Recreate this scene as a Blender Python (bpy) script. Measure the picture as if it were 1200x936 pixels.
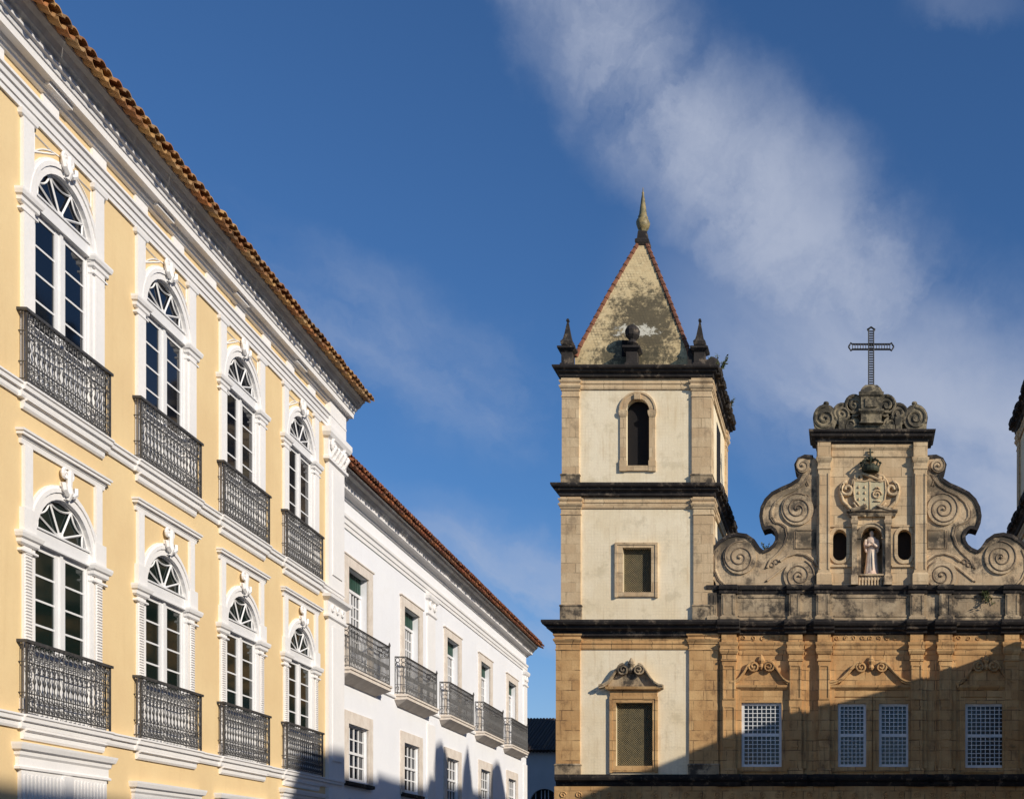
import bpy, bmesh, math, random
from mathutils import Vector, Matrix
R = math.radians
PI = math.pi
random.seed(7)
for o in list(bpy.data.objects): bpy.data.objects.remove(o)
scene = bpy.context.scene
COL = scene.collection

# ------------------------------------------------------------------ camera
FPX = 1400.0                       # focal length in photo pixels (photo is 1200 x 936)
cam_d = bpy.data.cameras.new('camera'); cam = bpy.data.objects.new('camera', cam_d); COL.objects.link(cam)
cam.location = (0, 0, 1.7); cam.rotation_euler = (R(90), 0, 0)
cam_d.sensor_fit = 'HORIZONTAL'; cam_d.sensor_width = 36; cam_d.lens = 36 * FPX / 1200
cam_d.shift_x = (600 - 1000) / 1200; cam_d.shift_y = (1017 - 468) / 1200
cam_d.clip_end = 3000
scene.camera = cam
scene.view_settings.view_transform = 'Standard'; scene.view_settings.look = 'None'
scene.view_settings.gamma = 1; scene.view_settings.use_curve_mapping = False
scene.view_settings.exposure = 0.0
scene.render.resolution_x = 1024; scene.render.resolution_y = 798

# ------------------------------------------------------------------ sun and sky
SUN_AZ, SUN_EL = 58, 26            # azimuth measured from straight behind the camera towards the right
s_dir = Vector((math.sin(R(SUN_AZ)) * math.cos(R(SUN_EL)), -math.cos(R(SUN_AZ)) * math.cos(R(SUN_EL)), math.sin(R(SUN_EL))))
sd = bpy.data.lights.new('sun', 'SUN'); sd.energy = 4.6; sd.angle = R(0.53); sd.color = (1.0, 0.92, 0.80)
sun = bpy.data.objects.new('sun', sd); COL.objects.link(sun)
sun.rotation_euler = (-s_dir).to_track_quat('-Z', 'Y').to_euler(); sun.location = s_dir * 100

world = bpy.data.worlds.new('World'); scene.world = world; world.use_nodes = True
nt = world.node_tree; nt.nodes.clear(); L = nt.links.new
def N(t, **k):
    n = nt.nodes.new(t)
    for a, b in k.items(): setattr(n, a, b)
    return n
out = N('ShaderNodeOutputWorld'); bg = N('ShaderNodeBackground'); L(bg.outputs[0], out.inputs[0])
sky = N('ShaderNodeTexSky', sky_type='NISHITA'); sky.sun_disc = False
sky.sun_elevation = R(SUN_EL); sky.sun_rotation = math.atan2(s_dir.x, s_dir.y)
sky.air_density = 1.0; sky.dust_density = 0.25; sky.ozone_density = 2.2; sky.altitude = 0
bg.inputs[1].default_value = 0.085
tc = N('ShaderNodeTexCoord')
def math_(op, a, b=None, c=None, clamp=False):
    n = N('ShaderNodeMath', operation=op, use_clamp=clamp)
    for i, v in enumerate((a, b, c)):
        if v is None: continue
        if isinstance(v, (int, float)): n.inputs[i].default_value = v
        else: L(v, n.inputs[i])
    return n.outputs[0]
def vec_(op, a, b=None):
    n = N('ShaderNodeVectorMath', operation=op)
    for i, v in enumerate((a, b)):
        if v is None: continue
        if isinstance(v, (tuple, Vector)): n.inputs[i].default_value = tuple(v)
        else: L(v, n.inputs[i])
    return n
def noise_(vec, scale, detail=8, rough=0.55, dist=0.0):
    n = N('ShaderNodeTexNoise'); n.inputs['Scale'].default_value = scale; n.inputs['Detail'].default_value = detail
    n.inputs['Roughness'].default_value = rough; n.inputs['Distortion'].default_value = dist
    L(vec, n.inputs['Vector']); return n
def maprange(v, a, b, c=0.0, d=1.0):
    n = N('ShaderNodeMapRange', interpolation_type='SMOOTHSTEP'); L(v, n.inputs[0])
    for i, x in enumerate((a, b, c, d)): n.inputs[i + 1].default_value = x
    return n.outputs[0]
def skydir(px, py): return Vector(((px - 1000) / FPX, 1, (1017 - py) / FPX)).normalized()
D = tc.outputs['Generated']
warp = noise_(D, 4.0, 9, 0.62)
w1 = vec_('SUBTRACT', warp.outputs['Color'], (0.5, 0.5, 0.5))
w2 = N('ShaderNodeVectorMath', operation='SCALE'); L(w1.outputs[0], w2.inputs[0]); w2.inputs['Scale'].default_value = 0.15
Dw = vec_('ADD', D, w2.outputs[0]).outputs[0]
def band(p0, p1, wid0, wid1, along0, along1, soft=1.0):
    a, b = skydir(*p0), skydir(*p1)
    n = a.cross(b).normalized(); t = n.cross(a).normalized()
    if t.dot(b) < 0: t = -t
    dist = math_('ABSOLUTE', vec_('DOT_PRODUCT', Dw, n).outputs['Value'])
    al = vec_('DOT_PRODUCT', D, t).outputs['Value']
    wid = N('ShaderNodeMapRange'); L(al, wid.inputs[0])
    for i, x in enumerate((0.0, t.dot(b), wid0, wid1)): wid.inputs[i + 1].default_value = x
    q = math_('DIVIDE', dist, wid.outputs[0])
    m = maprange(q, 1.0, 0.12)
    e0 = maprange(al, along0[0], along0[1]); e1 = maprange(al, along1[1], along1[0])
    return math_('MULTIPLY', math_('MULTIPLY', m, e0), e1), n, t
m1, nb, tb = band((655, -40), (1110, 520), 0.062, 0.15, (-0.6, -0.3), (0.5, 0.8))
# fibrous texture, stretched along a direction that fans up and to the right of the band
fib = skydir(1100, 200) - skydir(900, 480); fib.normalize()
def stretched(vec, axis, k):
    d = vec_('DOT_PRODUCT', vec, axis).outputs['Value']
    sc = N('ShaderNodeVectorMath', operation='SCALE'); sc.inputs[0].default_value = tuple(axis)
    L(math_('MULTIPLY', d, -k), sc.inputs['Scale'])
    return vec_('ADD', vec, sc.outputs[0]).outputs[0]
f1 = noise_(stretched(Dw, fib, 0.72), 9.0, 10, 0.6, 0.5).outputs['Fac']
f2 = noise_(stretched(Dw, tb, 0.6), 4.5, 8, 0.55, 0.3).outputs['Fac']
tex = math_('ADD', math_('MULTIPLY', f1, 0.5), math_('MULTIPLY', f2, 0.5))
c1 = math_('MULTIPLY', m1, maprange(tex, 0.39, 0.60))
m2, n2_, t2_ = band((330, 330), (760, 530), 0.05, 0.06, (-0.2, 0.05), (0.3, 0.5))
f3 = noise_(stretched(Dw, t2_, 0.75), 7.0, 8, 0.55, 0.2).outputs['Fac']
c2 = math_('MULTIPLY', math_('MULTIPLY', m2, maprange(f3, 0.42, 0.7)), 0.42)
m3, n3_, t3_ = band((500, 640), (900, 760), 0.07, 0.08, (-0.1, 0.05), (0.3, 0.5))
c3 = math_('MULTIPLY', math_('MULTIPLY', m3, maprange(f3, 0.35, 0.6)), 0.62)
m4, n4_, t4_ = band((1060, -10), (1180, 0), 0.02, 0.02, (-0.01, 0.03), (0.06, 0.1))
c4 = math_('MULTIPLY', math_('MULTIPLY', m4, f1), 0.3)
m5, n5_, t5_ = band((860, 400), (1300, 600), 0.10, 0.16, (-0.12, 0.10), (0.6, 0.9))
c5 = math_('MULTIPLY', math_('MULTIPLY', m5, maprange(f2, 0.22, 0.55)), 0.85)
sz = N('ShaderNodeSeparateXYZ'); L(D, sz.inputs[0])
c6 = math_('MULTIPLY', maprange(sz.outputs[2], 0.24, 0.02), 0.42)
allc0 = math_('MAXIMUM', math_('MAXIMUM', math_('MULTIPLY', c1, 0.84), c2), math_('MAXIMUM', c3, c4), clamp=True)
allc = math_('MAXIMUM', allc0, math_('MAXIMUM', c5, c6), clamp=True)
satn = N('ShaderNodeHueSaturation'); satn.inputs['Saturation'].default_value = 1.05; satn.inputs['Value'].default_value = 1.0
L(sky.outputs[0], satn.inputs['Color'])
tint = vec_('MULTIPLY', satn.outputs[0], (0.60, 0.92, 1.27))
mix = N('ShaderNodeMix', data_type='RGBA'); L(allc, mix.inputs[0]); L(tint.outputs[0], mix.inputs[6])
mix.inputs[7].default_value = (5.4, 6.0, 7.5, 1)
L(mix.outputs[2], bg.inputs[0])

# ------------------------------------------------------------------ materials
def material(name, col, col2=None, nscale=2.0, rough=0.85, bump=0.15, bscale=25, brick=None, streak=0.0, streak_col=(0.05, 0.04, 0.03),
             patch=0.0, patch_col=(0.04, 0.035, 0.03), patch_scale=0.6, patch_lo=0.50, fine=0.08, metallic=0.0, spec=0.3, tile_var=None, lowdirt=0.0, topdirt=None):
    m = bpy.data.materials.new(name); m.use_nodes = True; nt = m.node_tree; Lk = nt.links.new
    b = nt.nodes['Principled BSDF']; b.inputs['Roughness'].default_value = rough; b.inputs['Metallic'].default_value = metallic
    b.inputs['Specular IOR Level'].default_value = spec
    def nn(t, **k):
        n = nt.nodes.new(t)
        for a, v in k.items(): setattr(n, a, v)
        return n
    tcn = nn('ShaderNodeTexCoord'); P = tcn.outputs['Object']
    def noise(vec, s, d=6, r=0.6):
        n = nn('ShaderNodeTexNoise'); n.inputs['Scale'].default_value = s; n.inputs['Detail'].default_value = d; n.inputs['Roughness'].default_value = r
        Lk(vec, n.inputs['Vector']); return n.outputs['Fac']
    def mr(v, a, b_, c=0.0, d=1.0):
        n = nn('ShaderNodeMapRange', interpolation_type='SMOOTHSTEP'); Lk(v, n.inputs[0])
        for i, x in enumerate((a, b_, c, d)): n.inputs[i + 1].default_value = x
        return n.outputs[0]
    def mixc(f, a, b_, bt='MIX'):
        n = nn('ShaderNodeMix', data_type='RGBA', blend_type=bt)
        for i, v in ((0, f), (6, a), (7, b_)):
            if isinstance(v, float): n.inputs[i].default_value = v
            elif isinstance(v, tuple): n.inputs[i].default_value = (*v[:3], 1)
            else: Lk(v, n.inputs[i])
        return n.outputs[2]
    def mul(a, k):
        n = nn('ShaderNodeMath', operation='MULTIPLY'); Lk(a, n.inputs[0])
        if isinstance(k, float): n.inputs[1].default_value = k
        else: Lk(k, n.inputs[1])
        return n.outputs[0]
    col2 = col2 or tuple(c * 0.85 for c in col)
    c = mixc(mr(noise(P, nscale), 0.3, 0.7), col, col2)
    fn = noise(P, 14, 4, 0.7)
    c = mixc(mr(fn, 0.3, 0.75, 0.0, fine), c, tuple(x * 0.4 for x in col))
    h = fn
    sep = nn('ShaderNodeSeparateXYZ'); Lk(P, sep.inputs[0])
    if brick:
        bw, bh, mort, mcol, var, msize = brick
        ad = nn('ShaderNodeMath', operation='ADD'); Lk(sep.outputs[0], ad.inputs[0]); Lk(sep.outputs[1], ad.inputs[1])
        cb = nn('ShaderNodeCombineXYZ'); Lk(ad.outputs[0], cb.inputs[0]); Lk(sep.outputs[2], cb.inputs[1])
        br = nn('ShaderNodeTexBrick'); Lk(cb.outputs[0], br.inputs['Vector']); br.inputs['Scale'].default_value = 1
        br.inputs['Brick Width'].default_value = bw; br.inputs['Row Height'].default_value = bh; br.inputs['Mortar Size'].default_value = msize
        br.inputs['Mortar Smooth'].default_value = 0.3
        br.offset = 0.5 if bw > bh * 1.2 else 0.0
        br.inputs['Color1'].default_value = (0, 0, 0, 1); br.inputs['Color2'].default_value = (1, 1, 1, 1); br.inputs['Mortar'].default_value = (0.5, 0.5, 0.5, 1)
        c = mixc(mul(br.outputs['Color'], var), c, tuple(x * y for x, y in zip(col, (0.62, 0.52, 0.44))))
        mk = mul(br.outputs['Fac'], mr(noise(P, 1.3, 3), 0.42, 0.62, mort * 0.15, mort))
        c = mixc(mk, c, mcol)
    if streak:
        mp = nn('ShaderNodeMapping'); mp.inputs['Scale'].default_value = (3.0, 3.0, 0.28); Lk(P, mp.inputs[0])
        c = mixc(mr(noise(mp.outputs[0], 1.6, 6, 0.65), 0.50, 0.78, 0.0, streak), c, streak_col)
    if patch:
        c = mixc(mr(noise(P, patch_scale, 9, 0.72), patch_lo, patch_lo + 0.14, 0.0, patch), c, patch_col)
    if topdirt:            # (z height, reach, amount): weathering that clings to an exposed ledge at a fixed height
        for z0, reach, amt in topdirt:
            d = nn('ShaderNodeMath', operation='SUBTRACT'); d.inputs[0].default_value = z0; Lk(sep.outputs[2], d.inputs[1])
            ab = nn('ShaderNodeMath', operation='ABSOLUTE'); Lk(d.outputs[0], ab.inputs[0])
            c = mixc(mul(mr(ab.outputs[0], reach, 0.0, 0.0, amt), mr(noise(P, 1.1, 7, 0.7), 0.33, 0.52)), c, (0.05, 0.042, 0.032))
    if tile_var:           # random shade per roof tile
        oi = nn('ShaderNodeNewGeometry')
        rp = nn('ShaderNodeValToRGB'); Lk(oi.outputs['Random Per Island'], rp.inputs[0])
        els = rp.color_ramp.elements; els[0].color = (*tile_var[0], 1); els[1].color = (*tile_var[-1], 1)
        for i, t in enumerate(tile_var[1:-1]):
            e = els.new((i + 1) / (len(tile_var) - 1)); e.color = (*t, 1)
        c = mixc(mr(noise(P, 6, 5), 0.3, 0.8, 0.1, 0.5), rp.outputs[0], col2)
    Lk(c, b.inputs['Base Color'])
    if bump:
        bp = nn('ShaderNodeBump'); bp.inputs['Strength'].default_value = bump; bp.inputs['Distance'].default_value = 0.03
        Lk(noise(P, bscale, 5, 0.6), bp.inputs['Height']); Lk(bp.outputs[0], b.inputs['Normal'])
    return m
def glass(name, col, rough=0.04, spec=0.5):
    m = material(name, col, tuple(c * 0.8 for c in col), 0.7, rough, 0.0, fine=0.0, spec=spec)
    nt = m.node_tree; b = nt.nodes['Principled BSDF']
    bp = nt.nodes.new('ShaderNodeBump'); bp.inputs['Strength'].default_value = 0.12; bp.inputs['Distance'].default_value = 0.02
    n = nt.nodes.new('ShaderNodeTexNoise'); n.inputs['Scale'].default_value = 2.2; n.inputs['Detail'].default_value = 1
    nt.links.new(n.outputs[0], bp.inputs['Height']); nt.links.new(bp.outputs[0], b.inputs['Normal'])
    return m
M = dict(
    groove=material('dark_brown_carving', (0.17, 0.12, 0.08), (0.30, 0.22, 0.14), 2.0, 0.95, 0.3, 12, fine=0.3),  # dark brown for the raised tubes that draw the groove lines
    crest=material('dark_greenish_stone', (0.36, 0.29, 0.18), (0.13, 0.105, 0.075), 1.5, 0.95, 0.45, 10, streak=0.6, streak_col=(0.05, 0.045, 0.035), patch=0.9, patch_lo=0.43, patch_col=(0.04, 0.036, 0.028), patch_scale=1.6, fine=0.3),
    volute=material('stained_pale_sandstone', (0.70, 0.53, 0.33), (0.52, 0.38, 0.23), 0.8, 0.95, 0.45, 10, brick=(0.9, 0.5, 0.4, (0.12, 0.09, 0.06), 0.3, 0.018), streak=0.6, streak_col=(0.08, 0.065, 0.05), topdirt=[(18.75, 1.0, 0.95), (21.4, 1.2, 0.75), (24.2, 0.9, 0.9)], patch=0.9, patch_lo=0.48, patch_col=(0.06, 0.048, 0.038), patch_scale=0.7, fine=0.3),
    ochre=material('ochre_plaster', (0.795, 0.60, 0.325), (0.735, 0.535, 0.285), 0.6, 0.9, 0.12, 30, streak=0.14, streak_col=(0.5, 0.33, 0.15), fine=0.05),
    white=material('white_plaster_trim', (0.86, 0.83, 0.80), (0.80, 0.78, 0.76), 0.8, 0.8, 0.12, 30, streak=0.10, streak_col=(0.45, 0.42, 0.38), fine=0.08),
    eavew=material('grey_white_eave', (0.66, 0.64, 0.60), (0.52, 0.50, 0.46), 1.5, 0.85, 0.15, 30, streak=0.3, streak_col=(0.3, 0.28, 0.24), patch=0.3, patch_col=(0.3, 0.28, 0.25), patch_scale=2.5, fine=0.1),  # greyer and more streaked than the white trim
    wallw=material('white_lime_wall', (0.85, 0.85, 0.86), (0.80, 0.80, 0.82), 0.4, 0.9, 0.15, 18, streak=0.08, streak_col=(0.55, 0.54, 0.52), patch=0.12, patch_col=(0.62, 0.60, 0.58), patch_scale=0.5, fine=0.05),
    bstone=material('beige_stone_surround', (0.78, 0.70, 0.61), (0.66, 0.57, 0.48), 3.0, 0.85, 0.2, 30, streak=0.2, streak_col=(0.4, 0.34, 0.28), fine=0.2),
    frame=material('white_painted_wood', (0.80, 0.79, 0.78), (0.75, 0.74, 0.73), 1.5, 0.45, 0.03, fine=0.06, spec=0.4),
    churchframe=material('grey_white_painted_grille', (0.80, 0.80, 0.78), (0.68, 0.68, 0.66), 1.5, 0.5, 0.03, fine=0.1, spec=0.4),
    green=material('green_shutter', (0.02, 0.07, 0.05), (0.015, 0.05, 0.035), 3, 0.5, 0.05, fine=0.2),
    iron=material('wrought_iron', (0.03, 0.03, 0.033), (0.08, 0.075, 0.07), 9, 0.45, 0.1, 60, fine=0.2, spec=0.5),
    glass=glass('dark_window_glass', (0.006, 0.008, 0.013)),
    glassg=glass('dark_green_window_glass', (0.006, 0.014, 0.012), 0.06),
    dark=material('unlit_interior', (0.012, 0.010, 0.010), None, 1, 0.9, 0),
    lead=material('blue_grey_window_glass', (0.012, 0.014, 0.018), (0.006, 0.008, 0.01), 4, 0.12, 0.0, spec=0.5),
    tile1=material('old_clay_tile', (0.42, 0.2, 0.08), (0.16, 0.10, 0.05), 5, 0.9, 0.3, 30, tile_var=[(0.40, 0.20, 0.08), (0.58, 0.34, 0.13), (0.30, 0.13, 0.055), (0.48, 0.30, 0.14), (0.17, 0.10, 0.06), (0.5, 0.2, 0.07)]),
    tile2=material('red_clay_tile', (0.4, 0.12, 0.05), (0.09, 0.05, 0.03), 5, 0.9, 0.3, 30, tile_var=[(0.30, 0.09, 0.04), (0.18, 0.06, 0.035), (0.42, 0.15, 0.055), (0.12, 0.055, 0.035), (0.28, 0.12, 0.06)]),
    stucco=material('aged_cream_stucco', (0.93, 0.80, 0.57), (0.84, 0.69, 0.45), 0.5, 0.9, 0.22, 12, brick=(0.16, 0.16, 0.30, (0.50, 0.40, 0.26), 0.10, 0.009), streak=0.5, streak_col=(0.55, 0.38, 0.20), patch=0.4, patch_lo=0.51, patch_col=(0.50, 0.40, 0.24), patch_scale=0.9, fine=0.14),
    stone=material('golden_sandstone', (0.74, 0.475, 0.215), (0.52, 0.30, 0.125), 0.9, 0.92, 0.35, 12, brick=(1.05, 0.52, 0.9, (0.12, 0.07, 0.035), 0.75, 0.024), streak=0.6, streak_col=(0.12, 0.07, 0.04), patch=0.55, patch_lo=0.54, patch_col=(0.13, 0.08, 0.045), patch_scale=0.9, fine=0.25),
    pale=material('pale_sandstone', (0.74, 0.56, 0.34), (0.62, 0.45, 0.26), 0.9, 0.92, 0.35, 12, brick=(1.0, 0.5, 0.75, (0.20, 0.14, 0.08), 0.5, 0.022), streak=0.5, streak_col=(0.20, 0.14, 0.09), patch=0.5, patch_lo=0.52, patch_col=(0.16, 0.11, 0.07), patch_scale=0.8, fine=0.25),
    mossy=material('lichen_blackened_sandstone', (0.56, 0.43, 0.27), (0.30, 0.225, 0.14), 1.0, 0.95, 0.45, 10, brick=(0.9, 0.5, 0.4, (0.12, 0.09, 0.06), 0.3, 0.018), streak=0.75, streak_col=(0.06, 0.05, 0.04), patch=0.92, patch_lo=0.455, patch_col=(0.05, 0.042, 0.034), patch_scale=0.9, fine=0.3),
    black=material('black_weathered_cornice_stone', (0.045, 0.038, 0.033), (0.022, 0.018, 0.017), 1.6, 0.95, 0.5, 10, patch=0.65, patch_lo=0.53, patch_col=(0.26, 0.20, 0.14), patch_scale=2.3, fine=0.3),
    lattice=material('olive_brown_lattice', (0.30, 0.24, 0.13), (0.2, 0.17, 0.1), 6, 0.8, 0.1, fine=0.3),
    latdark=material('dark_window_backing', (0.035, 0.032, 0.028), None, 1, 0.9, 0),
    ridge=material('red_ridge_tile', (0.26, 0.10, 0.055), (0.12, 0.06, 0.04), 4, 0.9, 0.3, 30, fine=0.4),
    finial=material('glazed_ochre_finial', (0.34, 0.25, 0.11), (0.14, 0.13, 0.07), 4, 0.5, 0.2, 20, patch=0.5, patch_col=(0.08, 0.07, 0.05), patch_scale=2.0),
    arms=material('pale_green_marble', (0.64, 0.53, 0.32), (0.50, 0.44, 0.27), 5, 0.7, 0.3, 12, fine=0.35),
    marble=material('white_pink_marble', (0.80, 0.68, 0.52), (0.66, 0.44, 0.33), 1.4, 0.6, 0.15, 14, streak=0.2, streak_col=(0.45, 0.30, 0.25), fine=0.1),
    bronze=material('green_black_bronze', (0.02, 0.024, 0.017), (0.05, 0.055, 0.03), 4, 0.7, 0.2, 20),
    leaf=material('weed_leaf', (0.07, 0.10, 0.03), (0.10, 0.09, 0.04), 5, 0.8, 0),
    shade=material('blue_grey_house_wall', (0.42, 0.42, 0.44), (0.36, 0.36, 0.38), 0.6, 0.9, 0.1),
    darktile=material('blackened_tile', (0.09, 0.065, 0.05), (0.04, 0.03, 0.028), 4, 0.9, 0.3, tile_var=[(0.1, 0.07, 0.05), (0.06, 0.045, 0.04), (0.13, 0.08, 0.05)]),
    paving=material('grey_granite_paving', (0.20, 0.19, 0.18), (0.15, 0.145, 0.14), 0.5, 0.85, 0.2, 10, fine=0.3),
    pink=material('rose_plaster', (0.5, 0.34, 0.28), (0.46, 0.31, 0.25), 0.5, 0.9, 0.1),
)
# spire: little square tiles with a black lichen bloom
def spire_mat():
    m = material('spire_glazed_tiles', (0.72, 0.57, 0.32), (0.60, 0.46, 0.24), 0.8, 0.7, 0.2, 12, brick=(0.17, 0.17, 0.75, (0.16, 0.12, 0.07), 0.35, 0.016), streak=0.2, streak_col=(0.3, 0.23, 0.12), patch=0.15, patch_col=(0.2, 0.16, 0.1), patch_scale=2, fine=0.15)
    nt = m.node_tree; b = nt.nodes['Principled BSDF']; src = b.inputs['Base Color'].links[0].from_socket
    tcn = nt.nodes.new('ShaderNodeTexCoord')
    def blob(cx, cz, rx, rz, thr0, thr1, col, src, sc=1.7, amt=0.9):
        mp = nt.nodes.new('ShaderNodeMapping'); mp.vector_type = 'POINT'
        mp.inputs['Location'].default_value = (-cx / rx, 0, -cz / rz); mp.inputs['Scale'].default_value = (1 / rx, 0.12, 1 / rz)
        nt.links.new(tcn.outputs['Object'], mp.inputs[0])
        ln = nt.nodes.new('ShaderNodeVectorMath'); ln.operation = 'LENGTH'; nt.links.new(mp.outputs[0], ln.inputs[0])
        nz = nt.nodes.new('ShaderNodeTexNoise'); nz.inputs['Scale'].default_value = sc; nz.inputs['Detail'].default_value = 12; nz.inputs['Roughness'].default_value = 0.8
        nt.links.new(tcn.outputs['Object'], nz.inputs['Vector'])
        a = nt.nodes.new('ShaderNodeMath'); a.operation = 'MULTIPLY_ADD'; nt.links.new(ln.outputs['Value'], a.inputs[0]); a.inputs[1].default_value = -0.22; nt.links.new(nz.outputs[0], a.inputs[2])
        r = nt.nodes.new('ShaderNodeMapRange'); r.interpolation_type = 'SMOOTHSTEP'; nt.links.new(a.outputs[0], r.inputs[0])
        r.inputs[1].default_value = thr0; r.inputs[2].default_value = thr1; r.inputs[3].default_value = 0; r.inputs[4].default_value = amt
        mx = nt.nodes.new('ShaderNodeMix'); mx.data_type = 'RGBA'; nt.links.new(r.outputs[0], mx.inputs[0]); nt.links.new(src, mx.inputs[6]); mx.inputs[7].default_value = (*col, 1)
        return mx.outputs[2]
    c = blob(SPX + 0.5, 30.4, 2.0, 2.4, 0.20, 0.38, (0.06, 0.05, 0.03), src, 2.6)
    c = blob(SPX - 0.1, 28.4, 2.6, 0.7, 0.25, 0.40, (0.07, 0.06, 0.035), c, 3.0)
    c = blob(SPX + 0.15, 30.0, 1.1, 0.45, 0.30, 0.36, (0.66, 0.62, 0.5), c, 2.6, 0.8)
    nt.links.new(c, b.inputs['Base Color']); return m

# ------------------------------------------------------------------ mesh helpers (coordinates: u along the wall, w out of it, z up)
fL = lambda u, w, z: (w, u, z)                 # facades of the left row (local frame of each building)
fC = lambda u, w, z: (u, -w, z)                # church front
class MB:
    def __init__(s, f=fC): s.v = []; s.fc = []; s.f = f; s.sm = False
    def add(s, pts, faces):
        b = len(s.v); s.v += [s.f(*p) for p in pts]; s.fc += [tuple(b + i for i in q) for q in faces]
    def box(s, u0, u1, w0, w1, z0, z1):
        s.add([(u0, w0, z0), (u1, w0, z0), (u1, w1, z0), (u0, w1, z0), (u0, w0, z1), (u1, w0, z1), (u1, w1, z1), (u0, w1, z1)],
              [(0, 1, 2, 3), (4, 7, 6, 5), (0, 4, 5, 1), (1, 5, 6, 2), (2, 6, 7, 3), (3, 7, 4, 0)])
    def quad(s, a, b, c, d): s.add([a, b, c, d], [(0, 1, 2, 3)])
    def mould(s, u0, u1, prof, back=-0.05, dw=0.0, eu=0.0):
        """profile [(w, z)] from bottom to top swept along u, closed at the back and at both ends"""
        P = [(back, prof[0][1])] + [(w + dw, z) for w, z in prof] + [(back, prof[-1][1])]
        n = len(P)
        s.add([(u0, w, z) for w, z in P] + [(u1, w, z) for w, z in P],
              [(i, (i + 1) % n, n + (i + 1) % n, n + i) for i in range(n)] + [tuple(range(n)), tuple(range(2 * n - 1, n - 1, -1))])
    def mouldret(s, u0, u1, prof, back=-0.05):
        """moulding whose profile also returns at both ends (projects sideways too)"""
        n = len(prof); pts = []
        for w, z in prof: pts += [(u0 - w, back, z), (u0 - w, w, z), (u1 + w, w, z), (u1 + w, back, z)]
        fs = []
        for i in range(n - 1):
            for k in range(3): a = 4 * i + k; fs.append((a, a + 1, a + 5, a + 4))
            fs.append((4 * i + 3, 4 * i, 4 * i + 4, 4 * i + 7))
        fs += [(0, 1, 2, 3), (4 * n - 4, 4 * n - 3, 4 * n - 2, 4 * n - 1)]
        s.add(pts, fs)
    def runs(s, segs, prof, back=-0.05):
        for u0, u1, dw in segs: s.mould(u0, u1, prof, back, dw)
    def prism(s, poly, w0, w1):
        n = len(poly)
        s.add([(u, w0, z) for u, z in poly] + [(u, w1, z) for u, z in poly],
              [tuple(range(n)), tuple(range(2 * n - 1, n - 1, -1))] + [(i, (i + 1) % n, n + (i + 1) % n, n + i) for i in range(n)])
    def tube(s, pts, r, n=6, closed=False, taper=None):
        """tube through (u, w, z) points"""
        P = [Vector(p) for p in pts]; m = len(P); rings = []
        for i, p in enumerate(P):
            a = P[(i - 1) % m] if (closed or i > 0) else P[i]
            b = P[(i + 1) % m] if (closed or i < m - 1) else P[i]
            t = (b - a).normalized() if (b - a).length > 1e-9 else Vector((0, 0, 1))
            up = Vector((0, 1, 0)) if abs(t.y) < 0.9 else Vector((0, 0, 1))
            x = t.cross(up).normalized(); y = t.cross(x)
            rr = r if taper is None else r * (taper[0] + (taper[1] - taper[0]) * i / max(1, m - 1))
            rings.append([p + (x * math.cos(2 * PI * k / n) + y * math.sin(2 * PI * k / n)) * rr for k in range(n)])
        fs = []
        for i in range(m if closed else m - 1):
            for k in range(n):
                a = i * n + k; b = i * n + (k + 1) % n; c = ((i + 1) % m) * n + (k + 1) % n; d = ((i + 1) % m) * n + k
                fs.append((a, b, c, d))
        if not closed: fs += [tuple(range(n)), tuple((m - 1) * n + k for k in range(n - 1, -1, -1))]
        s.add([tuple(v) for r_ in rings for v in r_], fs)
    def lathe(s, u, w, prof, n=16, mod=None):
        """prof [(radius, z)] turned about the vertical through (u, w)"""
        m = len(prof); pts = []
        for r, z in prof:
            for k in range(n):
                a = 2 * PI * k / n; rr = r * (mod(a, z) if mod else 1)
                pts.append((u + rr * math.cos(a), w + rr * math.sin(a), z))
        fs = [(i * n + k, i * n + (k + 1) % n, (i + 1) * n + (k + 1) % n, (i + 1) * n + k) for i in range(m - 1) for k in range(n)]
        fs += [tuple(range(n)), tuple((m - 1) * n + k for k in range(n))]
        s.add(pts, fs)
    def ring(s, u0, u1, w0, w1, prof):
        """rectangular loft: prof [(offset, z)], rectangle grown by the offset at each height; capped"""
        pts = []; n = len(prof)
        for o, z in prof: pts += [(u0 - o, w0 - o, z), (u1 + o, w0 - o, z), (u1 + o, w1 + o, z), (u0 - o, w1 + o, z)]
        fs = [(4 * i + k, 4 * i + (k + 1) % 4, 4 * i + 4 + (k + 1) % 4, 4 * i + 4 + k) for i in range(n - 1) for k in range(4)]
        fs += [(0, 1, 2, 3), (4 * n - 4, 4 * n - 3, 4 * n - 2, 4 * n - 1)]
        s.add(pts, fs)
    def cell(s, u0, u1, z0, z1, uc=None, hw=0, zb=0, zs=0, arch=True, depth=0.25, w=0.0, seg=16, kz=1.0):
        """piece of wall face with one opening (rectangular, or rectangular with a round head springing at zs)"""
        if uc is None: s.quad((u0, w, z0), (u1, w, z0), (u1, w, z1), (u0, w, z1)); return
        a, b = uc - hw, uc + hw
        s.quad((u0, w, z0), (a, w, z0), (a, w, z1), (u0, w, z1)); s.quad((b, w, z0), (u1, w, z0), (u1, w, z1), (b, w, z1))
        if zb > z0 + 1e-6: s.quad((a, w, z0), (b, w, z0), (b, w, zb), (a, w, zb))
        head = [(uc - hw * math.cos(PI * i / seg), zs + kz * hw * math.sin(PI * i / seg)) for i in range(seg + 1)] if arch else [(a, zs), (b, zs)]
        for (p, q), (r, t) in zip(head[:-1], head[1:]): s.quad((p, w, q), (r, w, t), (r, w, z1), (p, w, z1))
        loop = [(a, zb)] + head + [(b, zb)]
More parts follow.
